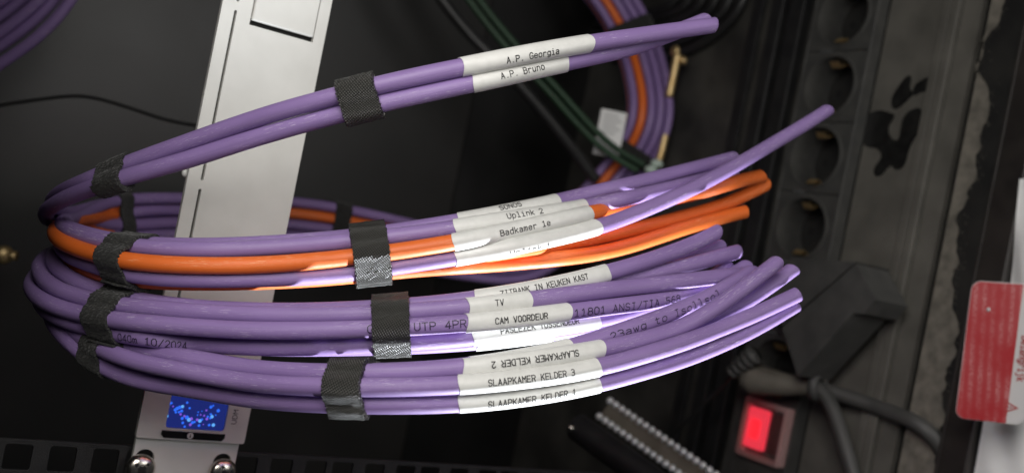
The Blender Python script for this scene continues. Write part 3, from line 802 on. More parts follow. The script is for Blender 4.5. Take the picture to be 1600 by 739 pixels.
# screws on the ear
def screw(pc, qc, rot, label):
    c0 = DO + EX * pc - EZ * qc - EY * .0
    root = empty('rack_screw', c0, label=label, category='screw', group='screws on the mounting ear')
    ax = (EX * math.cos(rot) - EZ * math.sin(rot), -EX * math.sin(rot) - EZ * math.cos(rot), -EY)
    V = []; F = []; seg = 40
    prof = [(.0056, -.0028), (.0059, -.0019), (.0056, -.0008), (.0047, .0001), (.0034, .0007), (.0022, .0010)]
    for (r, h) in prof:
        for j in range(seg):
            a = 2 * math.pi * j / seg
            V.append(c0 + ax[0] * r * math.cos(a) + ax[1] * r * math.sin(a) + ax[2] * h)
    for i in range(len(prof) - 1):
        for j in range(seg):
            k = (j + 1) % seg; F.append((i * seg + j, i * seg + k, (i + 1) * seg + k, (i + 1) * seg + j))
    # cross recess: dished middle with four arms sunk into the dome
    b = len(V)
    V.append(c0 + ax[2] * .0011)
    for j in range(seg):
        F.append(((len(prof) - 1) * seg + j, (len(prof) - 1) * seg + (j + 1) % seg, b))
    hd = mk('screw_head', V, F, M['steel'], root, True); bm_fix(hd)
    for k in range(4):
        a = math.pi / 2 * k + .3
        e, g = ax[0] * math.cos(a) + ax[1] * math.sin(a), -ax[0] * math.sin(a) + ax[1] * math.cos(a)
        vv = [c0 + e * r + g * s * w + ax[2] * h for (r, w, h) in ((.0000, .0010, .00125), (.0036, .0006, .00078)) for s in (-1, 1)]
        vv += [x_ - ax[2] * .0014 for x_ in vv]
        mk('cross_slot', vv, [(0, 1, 3, 2), (4, 6, 7, 5), (0, 2, 6, 4), (1, 5, 7, 3), (2, 3, 7, 6), (0, 4, 5, 1)], M['slot_dark'], hd)
screw(-.0125, .0046, .4, 'nickel cross-head screw in the ear of the grey device, nearer the square holes')
screw(-.0125, .0380, .9, 'nickel cross-head screw in the ear of the grey device, farther from the visible square holes')

# small white pin beside the panel
pinc = W(289, 270, .428)
def ball(name, c0, r, m_, parent=None, sq=(1, 1, 1), **pr):
    V = []; F = []; n, k = 8, 14
    for i in range(n + 1):
        th = math.pi * i / n
        for j in range(k):
            a = 2 * math.pi * j / k
            V.append(c0 + np.array([r * math.sin(th) * math.cos(a) * sq[0], r * math.sin(th) * math.sin(a) * sq[1], r * math.cos(th) * sq[2]]))
    for i in range(n):
        for j in range(k): F.append((i * k + j, (i + 1) * k + j, (i + 1) * k + (j + 1) % k, i * k + (j + 1) % k))
    return mk(name, V, F, m_, parent, True, **pr)
pin = empty('panel_stud', pinc, label='tiny pale stud on the edge of the grey device below the topmost pair', category='stud')
ball('stud_head', pinc, .0017, M['paper'], pin, (1, .6, .7))
mkbox('stud_shank', pinc, AX, (-.0006, 0, -.0035), (.0006, .0012, -.0002), M['steel'], pin, .0002)

# ------------------------------------------------------------------ rack rail with square holes
RO = W(0, 684, .400)
RO[1] = DO[1] + .0060
# keep the rail on the photo line: same plane as the ear, upper edge at constant X
ray = W(0, 684, 1.) - CAM; RO = CAM + ray * (RO[1] / ray[1])
rail_top = RO[0]
holes = []
zscrew = DO[2] - .0046
offs = []
zz = zscrew + 44.45e-3 * 3 + .0
seq = [.015875, .015875, .0127]
zpos = [zscrew]
k = 0
up = zscrew
for i in range(12): up += [.0127, .015875, .015875][i % 3]; zpos.append(up)
dn = zscrew
for i in range(20): dn -= [.015875, .015875, .0127][i % 3]; zpos.append(dn)
zpos.sort()
for z in zpos:
    cz = RO[2] - z                          # q measured downwards
    if not -.12 < cz < .275: continue
    holes.append(round_rect(-.0208, cz - .0049, -.0053, cz + .0049, .0012, 3) if False else round_rect(-.0116, cz - .0049, -.0018, cz + .0049, .0011, 3))
plate('rack_rail', RO, DAX, [(-.060, -.14), (0, -.14), (0, .285), (-.060, .285)], holes, -.0016, 0, M['rail'], None, .00035,
      label='black steel rack rail with a row of square holes', category='rack rail')
rr = bpy.data.objects['rack_rail']
mkbox('rail_web', RO, DAX, (-.030, -.14, -.034), (-.0260, .285, -.0020), M['rail'], rr)

# ------------------------------------------------------------------ power strip on the cabinet floor
def on_plane(u, v, z):                     # where the line of sight through (u, v) meets the level z
    ray = W(u, v, 1.) - CAM; t = (z - CAM[2]) / ray[2]
    return CAM + ray * t
PW = .0243                                 # half width across (front to back)
pdu = empty('power_strip', np.array([P0[0], P0[1], FLOOR_Z]), label='black power strip with a row of round earthed sockets and a lit red switch', category='power strip')
PY = P0[1]
soc = [on_plane(u, v, ZPDU)[0] for (u, v) in ((1336, -85), (1318, 25), (1299, 130), (1276, 243), (1252, 356))]
pitch = (soc[1] - soc[4]) / 3
soc = [soc[1] + pitch * (1 - i) for i in range(7)]
sr = .0192
def strip_cell(xc, half, r):
    n = 48; V = []; F = []
    for j in range(n):
        a = 2 * math.pi * j / n; c_, s_ = math.cos(a), math.sin(a)
        k = min(half / max(abs(c_), 1e-6), PW / max(abs(s_), 1e-6))
        V += [np.array([xc + r * c_, PY + r * s_, ZPDU]), np.array([xc + k * c_, PY + k * s_, ZPDU])]
    for j in range(n):
        k = (j + 1) % n; F.append((2 * j, 2 * j + 1, 2 * k + 1, 2 * k))
    # square corners
    for sx in (-1, 1):
        for sy in (-1, 1):
            a0 = math.atan2(sy * PW, sx * half)
            V.append(np.array([xc + sx * half, PY + sy * PW, ZPDU])); ci = len(V) - 1
            best = sorted(range(n), key=lambda j: np.linalg.norm(V[2 * j + 1] - V[ci]))[:2]
            best.sort()
            F.append((2 * best[0] + 1, ci, 2 * best[1] + 1))
    return V, F
for xc in soc:
    V, F = strip_cell(xc, pitch / 2 - .0003, sr)
    sk = mk('socket', V, F, M['socket'], pdu); bm_fix(sk)
    seg = 48; V = []; F = []
    prof = [(sr + .0014, .0), (sr + .0011, .0012), (sr - .0002, .0012), (sr - .0010, -.003), (sr - .0014, -.0200)]
    for (r, h) in prof:
        for j in range(seg):
            a = 2 * math.pi * j / seg; V.append(np.array([xc + r * math.cos(a), PY + r * math.sin(a), ZPDU + h]))
    for i in range(len(prof) - 1):
        for j in range(seg):
            k = (j + 1) % seg; F.append((i * seg + j, (i + 1) * seg + j, (i + 1) * seg + k, i * seg + k))
    cup = mk('socket_cup', V, F, M['socket'], sk, True); bm_fix(cup)
    for sgn in (-1, 1):
        # earth clips of brass at both sides of the cup
        V = []; F = []
        for i, (r, h) in enumerate(((sr - .0016, -.0185), (sr - .0024, -.0100), (sr - .0058, -.0040), (sr - .0030, -.0012))):
            for w in (-.0036, .0036):
                V.append(np.array([xc + sgn * r, PY + w + (.0012 if i > 1 else 0), ZPDU + h]))
        for i in range(3): F.append((2 * i, 2 * i + 1, 2 * i + 3, 2 * i + 2))
        e = mk('earth_clip', V, F, M['brass'], sk); e.modifiers.new('thick', 'SOLIDIFY').thickness = .0007
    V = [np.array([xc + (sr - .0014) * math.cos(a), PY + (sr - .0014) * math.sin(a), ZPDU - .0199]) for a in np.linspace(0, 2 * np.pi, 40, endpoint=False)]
    mk('socket_floor', V, [tuple(range(40))], M['groove'], sk)  # black floor: the shade deep in the cup is put into its colour
    for sgn in (-1, 1):
        c0 = np.array([xc, PY + sgn * .0095, ZPDU - .0196])
        V = [c0 + np.array([.0024 * math.cos(a), .0024 * math.sin(a), 0]) for a in np.linspace(0, 2 * np.pi, 14, endpoint=False)]
        mk('pin_hole', V, [tuple(range(14))], M['slot_dark'], sk)
x_end = soc[-1] - pitch / 2
xs0, xs1 = soc[0] + pitch / 2, x_end - .11
mkbox('strip_side', np.array([0, PY, 0]), AX, (xs1, -PW - .0012, FLOOR_Z + .0003), (xs0, -PW - .0001, ZPDU + .0004), M['socket'], pdu, .0004)
mkbox('strip_side', np.array([0, PY, 0]), AX, (xs1, PW + .0001, FLOOR_Z + .0003), (xs0, PW + .0012, ZPDU + .0004), M['socket'], pdu, .0004)
mkbox('switch_end', np.array([0, PY, 0]), AX, (xs1, -PW, ZPDU - .006), (x_end - .0003, PW, ZPDU), M['socket'], pdu, .0003)
mkbox('strip_bottom', np.array([0, PY, 0]), AX, (xs1, -PW, FLOOR_Z - .016), (xs0, PW, FLOOR_Z - .0125), M['groove'], pdu)
# lit switch under a clear cover
swc = on_plane(1199, 674, ZPDU); swx = swc[0]; swy = swc[1]
sw = empty('switch', np.array([swx, swy, ZPDU])); sw.parent = pdu; sw.location = np.array([swx, swy, ZPDU]) - np.asarray(pdu['_org'])
SO = np.array([swx, swy, ZPDU])
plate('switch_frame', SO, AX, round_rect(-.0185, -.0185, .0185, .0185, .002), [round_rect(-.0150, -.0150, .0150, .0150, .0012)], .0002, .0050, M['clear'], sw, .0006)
mkbox('rocker', SO, AX, (-.0125, -.0020, .0004), (.0130, .0140, .0052), M['red_glow'], sw, .0015)
mkbox('lamp_window', SO, AX, (-.0060, .0018, .0054), (.0060, .0095, .0058), M['red_core'], sw, .0003)
mkbox('rocker_low_side', SO, AX, (-.0125, -.0140, .0004), (.0130, -.0024, .0022), mat('dark_red_plastic', (.09, .012, .012), .3), sw, .0008)
M['cover'] = mat('clear_cover', (1., .92, .91), .03); M['cover'].node_tree.nodes['Principled BSDF'].inputs['Transmission Weight'].default_value = .97
M['cover'].node_tree.nodes['Principled BSDF'].inputs['IOR'].default_value = 1.25
cov = mkbox('clear_cover', SO, AX, (-.0165, -.0165, .0066), (.0165, .0165, .0074), M['cover'], sw, .0004)
lt = on_plane(1144, 731, ZPDU)
lettering('lettering', 'LogiLink', lambda x, y: np.array([lt[0] + y, lt[1] - x, ZPDU + .0003]), .0042, .0056, .0007, mat('grey_print', (.10, .10, .095), .5), pdu)

# ribbed black profiles behind the strip
for k, (u, w, h) in enumerate(((1221, .0064, .009), (1190, .0052, .009), (1160, .0052, .004))):
    yy = on_plane(u, 130, FLOOR_Z + h)[1]
    mkbox('floor_profile', np.array([0, yy, FLOOR_Z]), AX, (-.9, -w, .0003), (.9, w, h), M['rail'], None, .0012,
          label=['black profile strip running right behind the sockets', 'middle black profile strip behind the sockets', 'farthest black profile strip behind the sockets'][k], category='profile strip', group='profile strips behind the sockets')

# ------------------------------------------------------------------ floor front: raised lips, dusty ledge, black edge
def y_at(u, v, z): return on_plane(u, v, z)[1]
ya, yb, yc, yd, ye, yf, yg = [y_at(u, 130, FLOOR_Z) for u in (1455, 1484, 1508, 1523, 1548, 1592, 1640)]
lip = mkbox('floor_lip', np.array([0, 0, FLOOR_Z]), AX, (-.9, (ya + yb) / 2 + .0006, .0002), (.9, ya, .0040), M['dusty'], None, .0008, kind='structure')
mkbox('lip_ridge', np.array([0, 0, FLOOR_Z]), AX, (-.9, yb, .0002), (.9, (ya + yb) / 2 - .0004, .0052), M['dusty'], lip, .0008)
gr = mkbox('floor_groove', np.array([0, 0, FLOOR_Z]), AX, (-.9, yd, -.0140), (.9, yb - .0002, -.0080), M['groove'], None, kind='structure')
led = mkbox('floor_ledge', np.array([0, 0, FLOOR_Z]), AX, (-.9, ye - .020, -.0078), (.9, yd - .0004, .0010), M['groove'], None, .0008, kind='structure')
# the dust lying on the ledge: its own ragged sheet
rngd = random.Random(3)
def edge_noise(x, seed): return .0022 * math.sin(x * 61 + seed) + .0016 * math.sin(x * 143 + seed * 2) + .001 * math.sin(x * 377 + seed)
V = []; F = []; nx = 260
xa, xb = -.35, .35
for i in range(nx + 1):
    x_ = xa + (xb - xa) * i / nx
    t_ = (x_ - xa) / (xb - xa)
    u_, v_, _ = UV(np.array([x_, yd, FLOOR_Z]))
    wdt = float(np.interp(v_, [-50, 20, 60, 110, 150, 300, 430, 500, 560, 640, 739, 900], [.008, .009, .003, .0025, .009, .010, .010, .016, .020, .022, .024, .026]))
    n_ = edge_noise(x_, 1.3) + rngd.uniform(-.0009, .0009)
    for k in range(5):
        yy = (yd - .0012) + ((ye - .020 + .001) - (yd - .0012)) * 0 - (wdt + n_) * k / 4
        V.append(np.array([x_, yy, FLOOR_Z + .0014]))
for i in range(nx):
    for k in range(4): F.append((i * 5 + k, i * 5 + k + 1, (i + 1) * 5 + k + 1, (i + 1) * 5 + k))
dst = mk('dust', V, F, M['dust'], None, False, kind='stuff', label='grey dust lying along the black ledge at the cabinet front', category='dust')
# grains at the dust's ragged edge
gv, gf = [], []
for i in range(900):
    x_ = rngd.uniform(-.16, .20)
    u_, v_, _ = UV(np.array([x_, yd, FLOOR_Z]))
    wdt = float(np.interp(v_, [-50, 20, 60, 110, 150, 300, 430, 500, 560, 640, 739, 900], [.008, .009, .003, .0025, .009, .010, .010, .016, .020, .022, .024, .026]))
    yy = yd - wdt - edge_noise(x_, 1.3) - abs(rngd.gauss(0, .0035)) + .0015
    r_ = rngd.uniform(.00015, .0005); b_ = len(gv); z_ = FLOOR_Z + .0012
    for (ax_, ay_, az_) in ((1, 0, 0), (-.5, .8, 0), (-.5, -.8, 0), (0, 0, 1)): gv.append(np.array([x_ + ax_ * r_, yy + ay_ * r_, z_ + az_ * r_]))
    gf += [(b_, b_ + 1, b_ + 3), (b_ + 1, b_ + 2, b_ + 3), (b_ + 2, b_, b_ + 3)]
gd = mk('dust_grains', gv, gf, M['dust'], dst, kind='stuff')
lower = mkbox('floor_edge', np.array([0, 0, FLOOR_Z]), AX, (-.9, yf + .0012, -.0070), (.9, ye - .0202, -.0030), M['groove'], None, kind='structure')
fr = mkbox('front_trim', np.array([0, 0, FLOOR_Z]), AX, (-.9, yg, -.006), (.9, yf, .0060), M['brown'], None, .0010, kind='structure')
mkbox('trim_bead', np.array([0, 0, FLOOR_Z]), AX, (-.9, yf - .0016, .0062), (.9, yf - .0002, .0072), M['brown'], fr, .0003)

# black residue on the floor beside the sockets
ST = [[(390, 300), (410, 270), (436, 236), (452, 240), (442, 280), (460, 290), (440, 312), (402, 347), (385, 332)],
      [(455, 270), (490, 246), (510, 240), (506, 285), (476, 290), (456, 305)],
      [(296, 385), (320, 352), (350, 345), (376, 350), (402, 360), (374, 400), (386, 436), (410, 442), (416, 400), (424, 366), (450, 342), (485, 336), (480, 400), (442, 462), (430, 520), (402, 535), (386, 512), (352, 555), (330, 546), (336, 520), (360, 490), (344, 462), (310, 462), (288, 430)]]
for poly in ST:
    pts = [on_plane(1200 + x_ / 2, y_ / 2, FLOOR_Z) for x_, y_ in poly]
    # round the outline off
    q = np.array([[p_[0], p_[1]] for p_ in pts])
    for _ in range(2): q = np.stack([.75 * q + .25 * np.roll(q, -1, 0), .25 * q + .75 * np.roll(q, -1, 0)], 1).reshape(-1, 2)
    plate('residue_patch', np.array([0, 0, FLOOR_Z]), AX, [tuple(a) for a in q], [], .0002, .0007, M['stain'], fl)

# ------------------------------------------------------------------ angled plug, grey boot and cord on the strip
def prism(name, top, bot, m_, parent=None, bev=.001, **pr):
    n = len(top); V = list(top) + list(bot)
    F = [tuple(range(n)), tuple(range(2 * n - 1, n - 1, -1))] + [(i, n + i, n + (i + 1) % n, (i + 1) % n) for i in range(n)]
    o = mk(name, V, F, m_, parent, **pr); bm_fix(o)
    if bev: bevel(o, bev, 3)
    return o
pc = W(1290, 490, .60)
plug = empty('power_plug', on_plane(1290, 500, ZPDU), label='angled black mains plug seated in the power strip', category='plug')
zt = ZPDU + .034
outl = [(1206, 462), (1338, 410), (1368, 468), (1350, 490), (1334, 489), (1246, 587), (1214, 532)]
face = [(1222, 512), (1338, 412), (1368, 468), (1350, 490), (1334, 489), (1246, 587)]
prism('plug_body', [on_plane(u, v, zt) for u, v in face], [on_plane(u, v, zt) - EZ * .031 + EY * .002 for u, v in face], M['plug'], plug, .0018)
back = [(1222, 508), (1200, 462), (1236, 404), (1338, 409)]
prism('plug_shoulder', [on_plane(u, v, zt - .0012) for u, v in back], [on_plane(u, v, zt - .0012) - EZ * .030 for u, v in back], M['plug'], plug, .0018)
# grey boot with a knuckle, leading to two cords
bo = [W(1166, 588, .675), W(1190, 594, .668), (W(1225, 600, .66)), W(1255, 603, .652), W(1272, 605, .648)]
bt_ = empty('cable_boot', bo[2], label='tapered grey-beige cable boot between the plug and the red switch', category='cable boot')
P = catmull(bo, .001); rad = np.interp(np.linspace(0, 1, len(P)), [0, .12, .5, 1], [.0080, .0098, .0074, .0046])
def vtube(P, rad, seg=20):
    T, N, B = frames(P); V = []; F = []
    for i in range(len(P)):
        for j in range(seg):
            a = 2 * math.pi * j / seg; V.append(P[i] + rad[i] * (math.cos(a) * N[i] + math.sin(a) * B[i]))
    for i in range(len(P) - 1):
        for j in range(seg):
            k = (j + 1) % seg; F.append((i * seg + j, i * seg + k, (i + 1) * seg + k, (i + 1) * seg + j))
    F += [tuple(range(seg))[::-1], tuple((len(P) - 1) * seg + j for j in range(seg))]
    return V, F
V, F = vtube(P, rad); mk('boot_body', V, F, M['boot'], bt_, True)
kn = W(1278, 604, .645)
V = []; F = []
tdir = W(1290, 606, .642) - W(1270, 603, .648); tdir /= np.linalg.norm(tdir)
n1 = np.cross(tdir, EZ); n1 /= np.linalg.norm(n1); n2 = np.cross(tdir, n1)
for i in range(24):
    a = 2 * math.pi * i / 24
    for j in range(12):
        b = 2 * math.pi * j / 12; rr_ = .0068 + .0024 * math.cos(b)
        V.append(kn + (n1 * math.cos(a) + n2 * math.sin(a)) * rr_ + tdir * .0030 * math.sin(b))
for i in range(24):
    for j in range(12): F.append((i * 12 + j, ((i + 1) % 24) * 12 + j, ((i + 1) % 24) * 12 + (j + 1) % 12, i * 12 + (j + 1) % 12))
o = mk('boot_ring', V, F, M['plug'], bt_, True)
def cord(name, pts, r, m_, label, cat='cord', group=None, seg=14, **k):
    P = catmull([W(*p_) for p_ in pts], .002); P = gsmooth(P, 3)
    v, f, uv = tube(P, r, seg, **k)
    pr = dict(label=label, category=cat)
    if group: pr['group'] = group
    return mk(name, v, f, m_, None, True, uv, **pr)
cord('mains_cable', [(1270, 601, .646), (1288, 612, .640), (1304, 645, .632), (1320, 695, .622), (1338, 760, .612), (1350, 830, .61)], .0043, M['plug'], 'black mains cord dropping from the boot ring to the lower picture edge')
mp_ = [W(1274, 605, .652)] + [on_plane(u, v, FLOOR_Z + z) for u, v, z in ((1310, 615, .012), (1350, 628, .0075), (1390, 643, .0065), (1415, 652, .0100), (1440, 664, .0110), (1462, 684, .0060), (1478, 715, -.0030))]
P = gsmooth(catmull(mp_, .002), 3); v, f, uv = tube(P, .0044, 14)
mk('mains_cable', v, f, M['plug'], None, True, uv, label='black mains cord running from the boot over the lip to the dusty ledge', category='cord')
cord('thin_wire', [(1040, 690, .72), (1090, 640, .70), (1130, 600, .69), (1150, 575, .68), (1175, 545, .675)], .0012, M['black_cable'], 'thin black wire beside the ribbed strain relief')
# ribbed strain relief
sr0, sr1 = W(1142, 582, .672), W(1180, 552, .660)
srl = empty('strain_relief', sr0, label='ribbed dark strain relief above the boot', category='strain relief')
for k in range(5):
    a = sr0 + (sr1 - sr0) * (k / 4.6)
    V, F = vtube(np.array([a, a + (sr1 - sr0) * .06, a + (sr1 - sr0) * .12]), [.0036 + .0006 * k, .0044 + .0006 * k, .0036 + .0006 * k]); mk('rib', V, F, M['plug'], srl, True)
V, F = vtube(np.array([sr0, (sr0 + sr1) / 2, sr1]), [.0028, .004, .0052]); mk('sleeve', V, F, M['plug'], srl, True)

# ------------------------------------------------------------------ red warning card and white sheets
cc = [(1519, 438, .545), (1640, 446, .530), (1634, 660, .530), (1492, 652, .548)]
c_tl, c_tr, c_br, c_bl = [W(*q_) for q_ in cc]
cx = c_tr - c_tl; cy = c_tl - c_bl; cy = cy - cx * (cy @ cx) / (cx @ cx) * .5
Lx, Ly = np.linalg.norm(W(1606, 446, .535) - c_tl), np.linalg.norm(c_tl - c_bl)
cxn = cx / np.linalg.norm(cx); cyn = (c_tl - c_bl) / Ly; czn = np.cross(cxn, cyn); czn /= np.linalg.norm(czn)
if czn @ (CAM - c_tl) < 0: czn = -czn
CAX = (cxn, cyn, czn)
card_red = mat('red_card', (.42, .035, .040), .30); nt, N_, L_, b_ = nodes(card_red)
tc = N_.new('ShaderNodeTexCoord')
mpn = nd(nt, 'ShaderNodeMapping'); mpn.inputs['Rotation'].default_value = (0, 0, 0); L_.new(tc.outputs['UV'], mpn.inputs['Vector'])
wv = nd(nt, 'ShaderNodeTexWave', Scale=5.2, Distortion=.6, Detail=2.); wv.wave_type = 'BANDS'; wv.bands_direction = 'X'; L_.new(mpn.outputs[0], wv.inputs['Vector'])
nz = nd(nt, 'ShaderNodeTexNoise', Scale=55., Detail=2.); L_.new(mpn.outputs[0], nz.inputs['Vector'])
n3 = nd(nt, 'ShaderNodeTexNoise', Scale=3.2, Detail=3.); L_.new(mpn.outputs[0], n3.inputs['Vector'])
r1 = ramp(nt, [(.45, (0, 0, 0)), (.62, (1, 1, 1))]); L_.new(wv.outputs['Fac'], r1.inputs[0])
r2 = ramp(nt, [(.36, (0, 0, 0)), (.58, (1, 1, 1))]); L_.new(nz.outputs['Fac'], r2.inputs[0])
r3 = ramp(nt, [(.36, (0, 0, 0)), (.60, (1, 1, 1))]); L_.new(n3.outputs['Fac'], r3.inputs[0])
m1 = nd(nt, 'ShaderNodeMath', operation='MULTIPLY'); L_.new(r1.outputs[0], m1.inputs[0]); L_.new(r2.outputs[0], m1.inputs[1])
m1b = nd(nt, 'ShaderNodeMath', operation='ADD'); L_.new(m1.outputs[0], m1b.inputs[0]); m1b.inputs[1].default_value = .22
m2 = nd(nt, 'ShaderNodeMath', operation='MULTIPLY'); L_.new(m1b.outputs[0], m2.inputs[0]); L_.new(r3.outputs[0], m2.inputs[1])
m3 = nd(nt, 'ShaderNodeMath', operation='MULTIPLY'); L_.new(m2.outputs[0], m3.inputs[0]); m3.inputs[1].default_value = .55
mx = nd(nt, 'ShaderNodeMix', data_type='RGBA'); L_.new(m3.outputs[0], mx.inputs[0]); mx.inputs[6].default_value = (.44, .030, .036, 1); mx.inputs[7].default_value = (.66, .30, .30, 1)
L_.new(mx.outputs[2], b_.inputs['Base Color'])
M['card_white'] = mat('white_card', (.66, .65, .64), .32)
M['card_print'] = mat('red_print', (.45, .05, .05), .4)
card = empty('warning_card', c_bl, label='red and white plastic card with the word Belangrijk', category='card')
LX = .0312
wb = .0232
o = plate('white_band', c_bl, CAX, round_rect(0, 0, LX, Ly, .0045), [], 0, .0006, M['card_white'], card, .0002)
red = [p_ for p_ in round_rect(.0003, .0003, LX, Ly - .0003, .0042) if p_[0] < wb - .001]
lo_ = [p_ for p_ in red if p_[1] < Ly / 2]; hi_ = [p_ for p_ in red if p_[1] >= Ly / 2]
red = hi_ + lo_ + [(wb, .0003), (wb, Ly - .0003)]
rp = plate('red_field', c_bl, CAX, red, [], .0007, .0009, card_red, card)
me = rp.data; ul = me.uv_layers.new(name='UVMap')
for lp in me.loops:
    w_ = np.array(me.vertices[lp.vertex_index].co) + np.array(rp['_org']) - c_bl
    ul.data[lp.index].uv = ((w_ @ cxn) / Ly, (w_ @ cyn) / Ly)
lettering('lettering', 'Belangrijk', lambda x, y: c_bl + cxn * (wb + .0024 + y) + cyn * (Ly * .635 - x) + czn * .0008, .00225, .0032, .0006, M['card_print'], card)
tri = np.array([(wb - .0015, Ly * .075), (wb - .0015, Ly * .165), (wb + .0048, Ly * .12)])
cen = tri.mean(0)
plate('warning_triangle', c_bl, CAX, [tuple(a) for a in tri], [[tuple(cen + (a - cen) * .66) for a in tri]], .0008, .0010, M['card_print'], card)
plate('warning_mark', c_bl, CAX, [(cen[0] - .0008, cen[1] - .00025), (cen[0] + .0014, cen[1] - .00025), (cen[0] + .0014, cen[1] + .00025), (cen[0] - .0008, cen[1] + .00025)], [], .0008, .0010, M['card_print'], card)
bmp = W(1533, 483, .545); bq = bmp - c_bl
ball('card_nick', c_bl + cxn * (bq @ cxn) + cyn * (bq @ cyn) + czn * .0009, .0011, M['card_white'], card, (1, 1, .5))

def sheet(name, corners, m_, label, amp=.002, n=16, cat='sheet'):
    a, b, c_, d_ = [W(*q_) for q_ in corners]; V = []; F = []
    nrm = np.cross(b - a, d_ - a); nrm /= np.linalg.norm(nrm)
    for lay in (0, .0003):
        for i in range(n + 1):
            for j in range(n + 1):
                s_, t_ = i / n, j / n
                p_ = a * (1 - s_) * (1 - t_) + b * s_ * (1 - t_) + c_ * s_ * t_ + d_ * (1 - s_) * t_
                V.append(p_ + nrm * (lay + amp * (math.sin(s_ * 5 + t_ * 3) + .5 * math.sin(s_ * 11 - t_ * 7 + 1))))
    for i in range(n):
        for j in range(n):
            q_ = (i * (n + 1) + j, (i + 1) * (n + 1) + j, (i + 1) * (n + 1) + j + 1, i * (n + 1) + j + 1); F.append(q_); F.append(tuple(x_ + (n + 1) ** 2 for x_ in q_[::-1]))
    return mk(name, V, F, m_, None, True, label=label, category=cat)
sheet('paper_sheet', [(1545, 610, .575), (1640, 600, .56), (1620, 790, .56), (1514, 780, .578)], M['white_sheet'], 'white sheet lying under the lower end of the red card', .0012)
sheet('paper_sheet', [(1592, 280, .575), (1660, 270, .56), (1650, 470, .56), (1576, 458, .578)], M['white_sheet'], 'pale sheet beyond the trim, above the red card', .0016)
sheet('beige_sleeve', [(1588, 600, .566), (1660, 596, .555), (1680, 720, .555), (1612, 716, .566)], M['beige'], 'beige scrap beside the white sheet below the red card', .001)

# ------------------------------------------------------------------ things at the far side
gp = [(700, -60, .76), (740, 0, .765), (800, 74, .77), (865, 142, .775), (915, 198, .78), (955, 235, .785), (1000, 262, .79)]
for k in range(2):
    cord('green_cable', [(u + (k - .5) * 10, v - (k - .5) * 9, d) for u, v, d in gp], .0024, M['green'],
         ['lower one of the two dark green cables slanting to the white tag', 'upper one of the two dark green cables slanting to the white tag'][k], 'cable', 'green cables slanting towards the coil')
cord('black_wire', [(640, -80, .74), (690, 0, .745), (735, 55, .75), (790, 110, .755), (860, 190, .77), (930, 280, .79)], .0042, M['black_cable'], 'plain black cable slanting beside the green ones', 'cable')
# white tag
tg = [(940, 170, .80), (980, 178, .80), (966, 248, .80), (926, 240, .80)]
tq = [W(*q_) for q_ in tg]; nrm = np.cross(tq[1] - tq[0], tq[3] - tq[0]); nrm /= np.linalg.norm(nrm)
if nrm @ (CAM - tq[0]) < 0: nrm = -nrm
tw = prism('paper_tag', [q_ + nrm * .0006 for q_ in tq], tq, M['white_sheet'], None, 0, label='white paper tag hanging on the green cables by the coil', category='tag')
TX = (tq[1] - tq[0]) / np.linalg.norm(tq[1] - tq[0]); TY = (tq[0] - tq[3]) / np.linalg.norm(tq[0] - tq[3])
for k in range(5):
    q0 = tq[0] + TX * .003 - TY * (.004 + k * .0032) + nrm * .0008
    mkbox('print_line', q0, (TX, TY, nrm), (0, 0, 0), (.010 + .003 * (k % 2), .0008, .0001), mat('grey_ink', (.25, .25, .25), .6), tw)
# brass rods and terminals
def rod(pts, r, m_, name, label, extra=()):
    P = np.array([W(*q_) for q_ in pts]); e = empty(name, P[0], label=label, category='terminal rod', group='brass rods by the coil')
    P = resample(P, .002); V, F = vtube(P, [r] * len(P), 14); mk('rod', V, F, M['brass'], e, True)
    for (u, v, d, rr_, sq, mm) in extra: ball('terminal_screw', W(u, v, d), rr_, mm, e, sq)
rod([(1059, 84, .80), (1050, 128, .80), (1045, 152, .80)], .0030, M['brass'], 'terminal_rod', 'brass terminal rod with a round nut beside the upper coil', [(1055, 80, .80, .0042, (1, 1, .6), M['brass']), (1067, 95, .80, .0032, (1, 1, 1), M['brass'])])
rod([(1040, 208, .80), (1034, 235, .80), (1029, 252, .80)], .0028, M['brass'], 'terminal_rod', 'brass terminal rod ending in a pale mint cap', [(1026, 256, .798, .0048, (.7, 1, 1), M['mint']), (1017, 266, .796, .0048, (.7, 1, 1), M['mint'])])
# black coil at the upper edge, lying on the floor
for k in range(6):
    px = [(1172 - k * 21, -60), (1168 - k * 21, -20), (1150 - k * 20, 22 - 3 * k), (1110 - k * 19, 60 - 8 * k), (1062 - k * 17, 84 - 12 * k), (1010 - 16 * k, 94 - 14 * k), (960 - 14 * k, 92 - 14 * k)]
    P = catmull([on_plane(u, v, FLOOR_Z + .0045) for u, v in px], .003); v, f, uv = tube(P, .0040, 12)
    mk('black_cable', v, f, M['black_cable'], None, True, uv, label='black cable turn, number %s counted inwards in the dark coil at the top' % ['one', 'two', 'three', 'four', 'five', 'six'][k], category='cable', group='turns of the dark coil at the top edge')
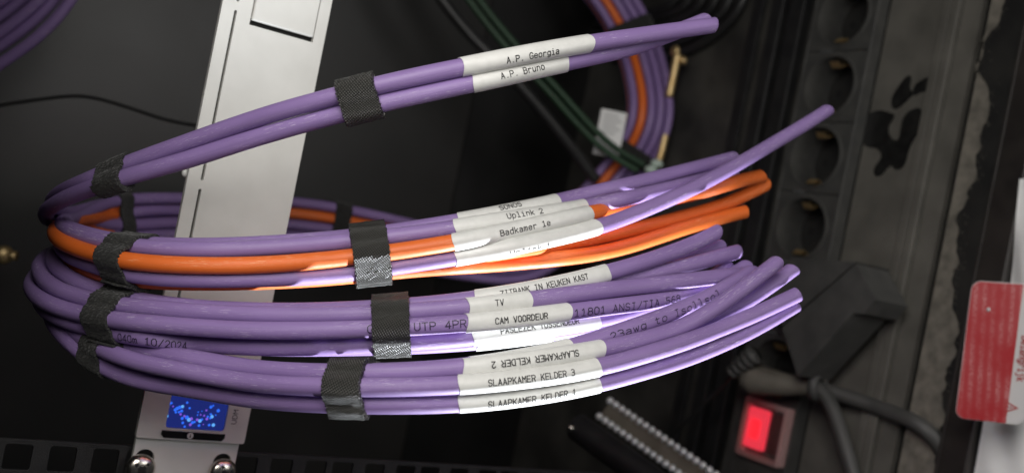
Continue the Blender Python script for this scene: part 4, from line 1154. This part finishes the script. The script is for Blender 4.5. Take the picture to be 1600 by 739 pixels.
# perforated metal strip and dark bar at the lower edge
b0, b1 = W(922, 622, .66), W(1125, 765, .60)
dirv = (b1 - b0); Lb = np.linalg.norm(dirv); dirv /= Lb
nb = CAM - b0; nb -= dirv * (nb @ dirv); nb /= np.linalg.norm(nb); wb_ = np.cross(nb, dirv)
BAX = (dirv, wb_, nb)
ps = empty('perforated_strip', b0, label='metal strip with beaded bright edges at the lower edge', category='metal strip')
mkbox('strip_body', b0, BAX, (.012, -.0044, -.0012), (Lb, .0044, 0), mottled('dull_zinc', (.16, .145, .11), (.22, .20, .16), 60, (.45, .6), metal=.5), ps, .0004)
bead = None
n_b = int((Lb - .010) / .0047)
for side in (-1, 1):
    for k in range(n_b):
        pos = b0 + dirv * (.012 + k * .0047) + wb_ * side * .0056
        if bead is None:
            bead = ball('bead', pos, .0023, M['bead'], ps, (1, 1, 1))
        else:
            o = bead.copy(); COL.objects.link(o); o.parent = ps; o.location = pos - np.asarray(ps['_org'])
e0, e1 = W(902, 666, .63), W(1052, 775, .58)
db = empty('dark_bar', e0, label='black rounded bar lying beside the beaded metal strip', category='bar')
P = resample(np.array([e0, e1]), .004); V, F = vtube(P, [.0080] * len(P), 24); o = mk('bar_body', V, F, M['rail'], db, True); bm_fix(o)
ball('end_pin', W(892, 668, .622), .0021, M['steel'], db)
# left side: shaded cables at the corner, thin wire, brass screw
for k in range(6):
    o_ = [(-40, 128), (0, 100), (50, 66), (95, 22), (135, -40)]
    sh = (0, 26, 47, 70, 92, 112)[k]
    cord('corner_cable', [(u - sh * .45, v - sh * .75, .575 + .004 * (k % 2)) for u, v in o_], .0031, M['purple'],
         'shaded purple cable in the upper corner, %s counted from the lowest' % ['first', 'second', 'third', 'fourth', 'fifth', 'sixth'][k], 'cable', 'shaded cables in the upper corner')
cord('thin_wire', [(-20, 168, .60), (60, 156, .60), (130, 150, .60), (200, 168, .60), (260, 188, .60), (330, 200, .60)], .0010, M['black_cable'], 'thin black wire crossing behind the grey panel, left of it')
bs = W(6, 398, .60)
bsr = empty('brass_screw', bs, label='small brass screw at the left picture edge', category='screw')
ball('screw_head', bs, .0052, M['brass'], bsr, (1, .7, 1))
V, F = vtube(resample(np.array([bs, W(26, 400, .60)]), .002), [.0026] * len(resample(np.array([bs, W(26, 400, .60)]), .002)), 12); mk('screw_shank', V, F, M['brass'], bsr, True)
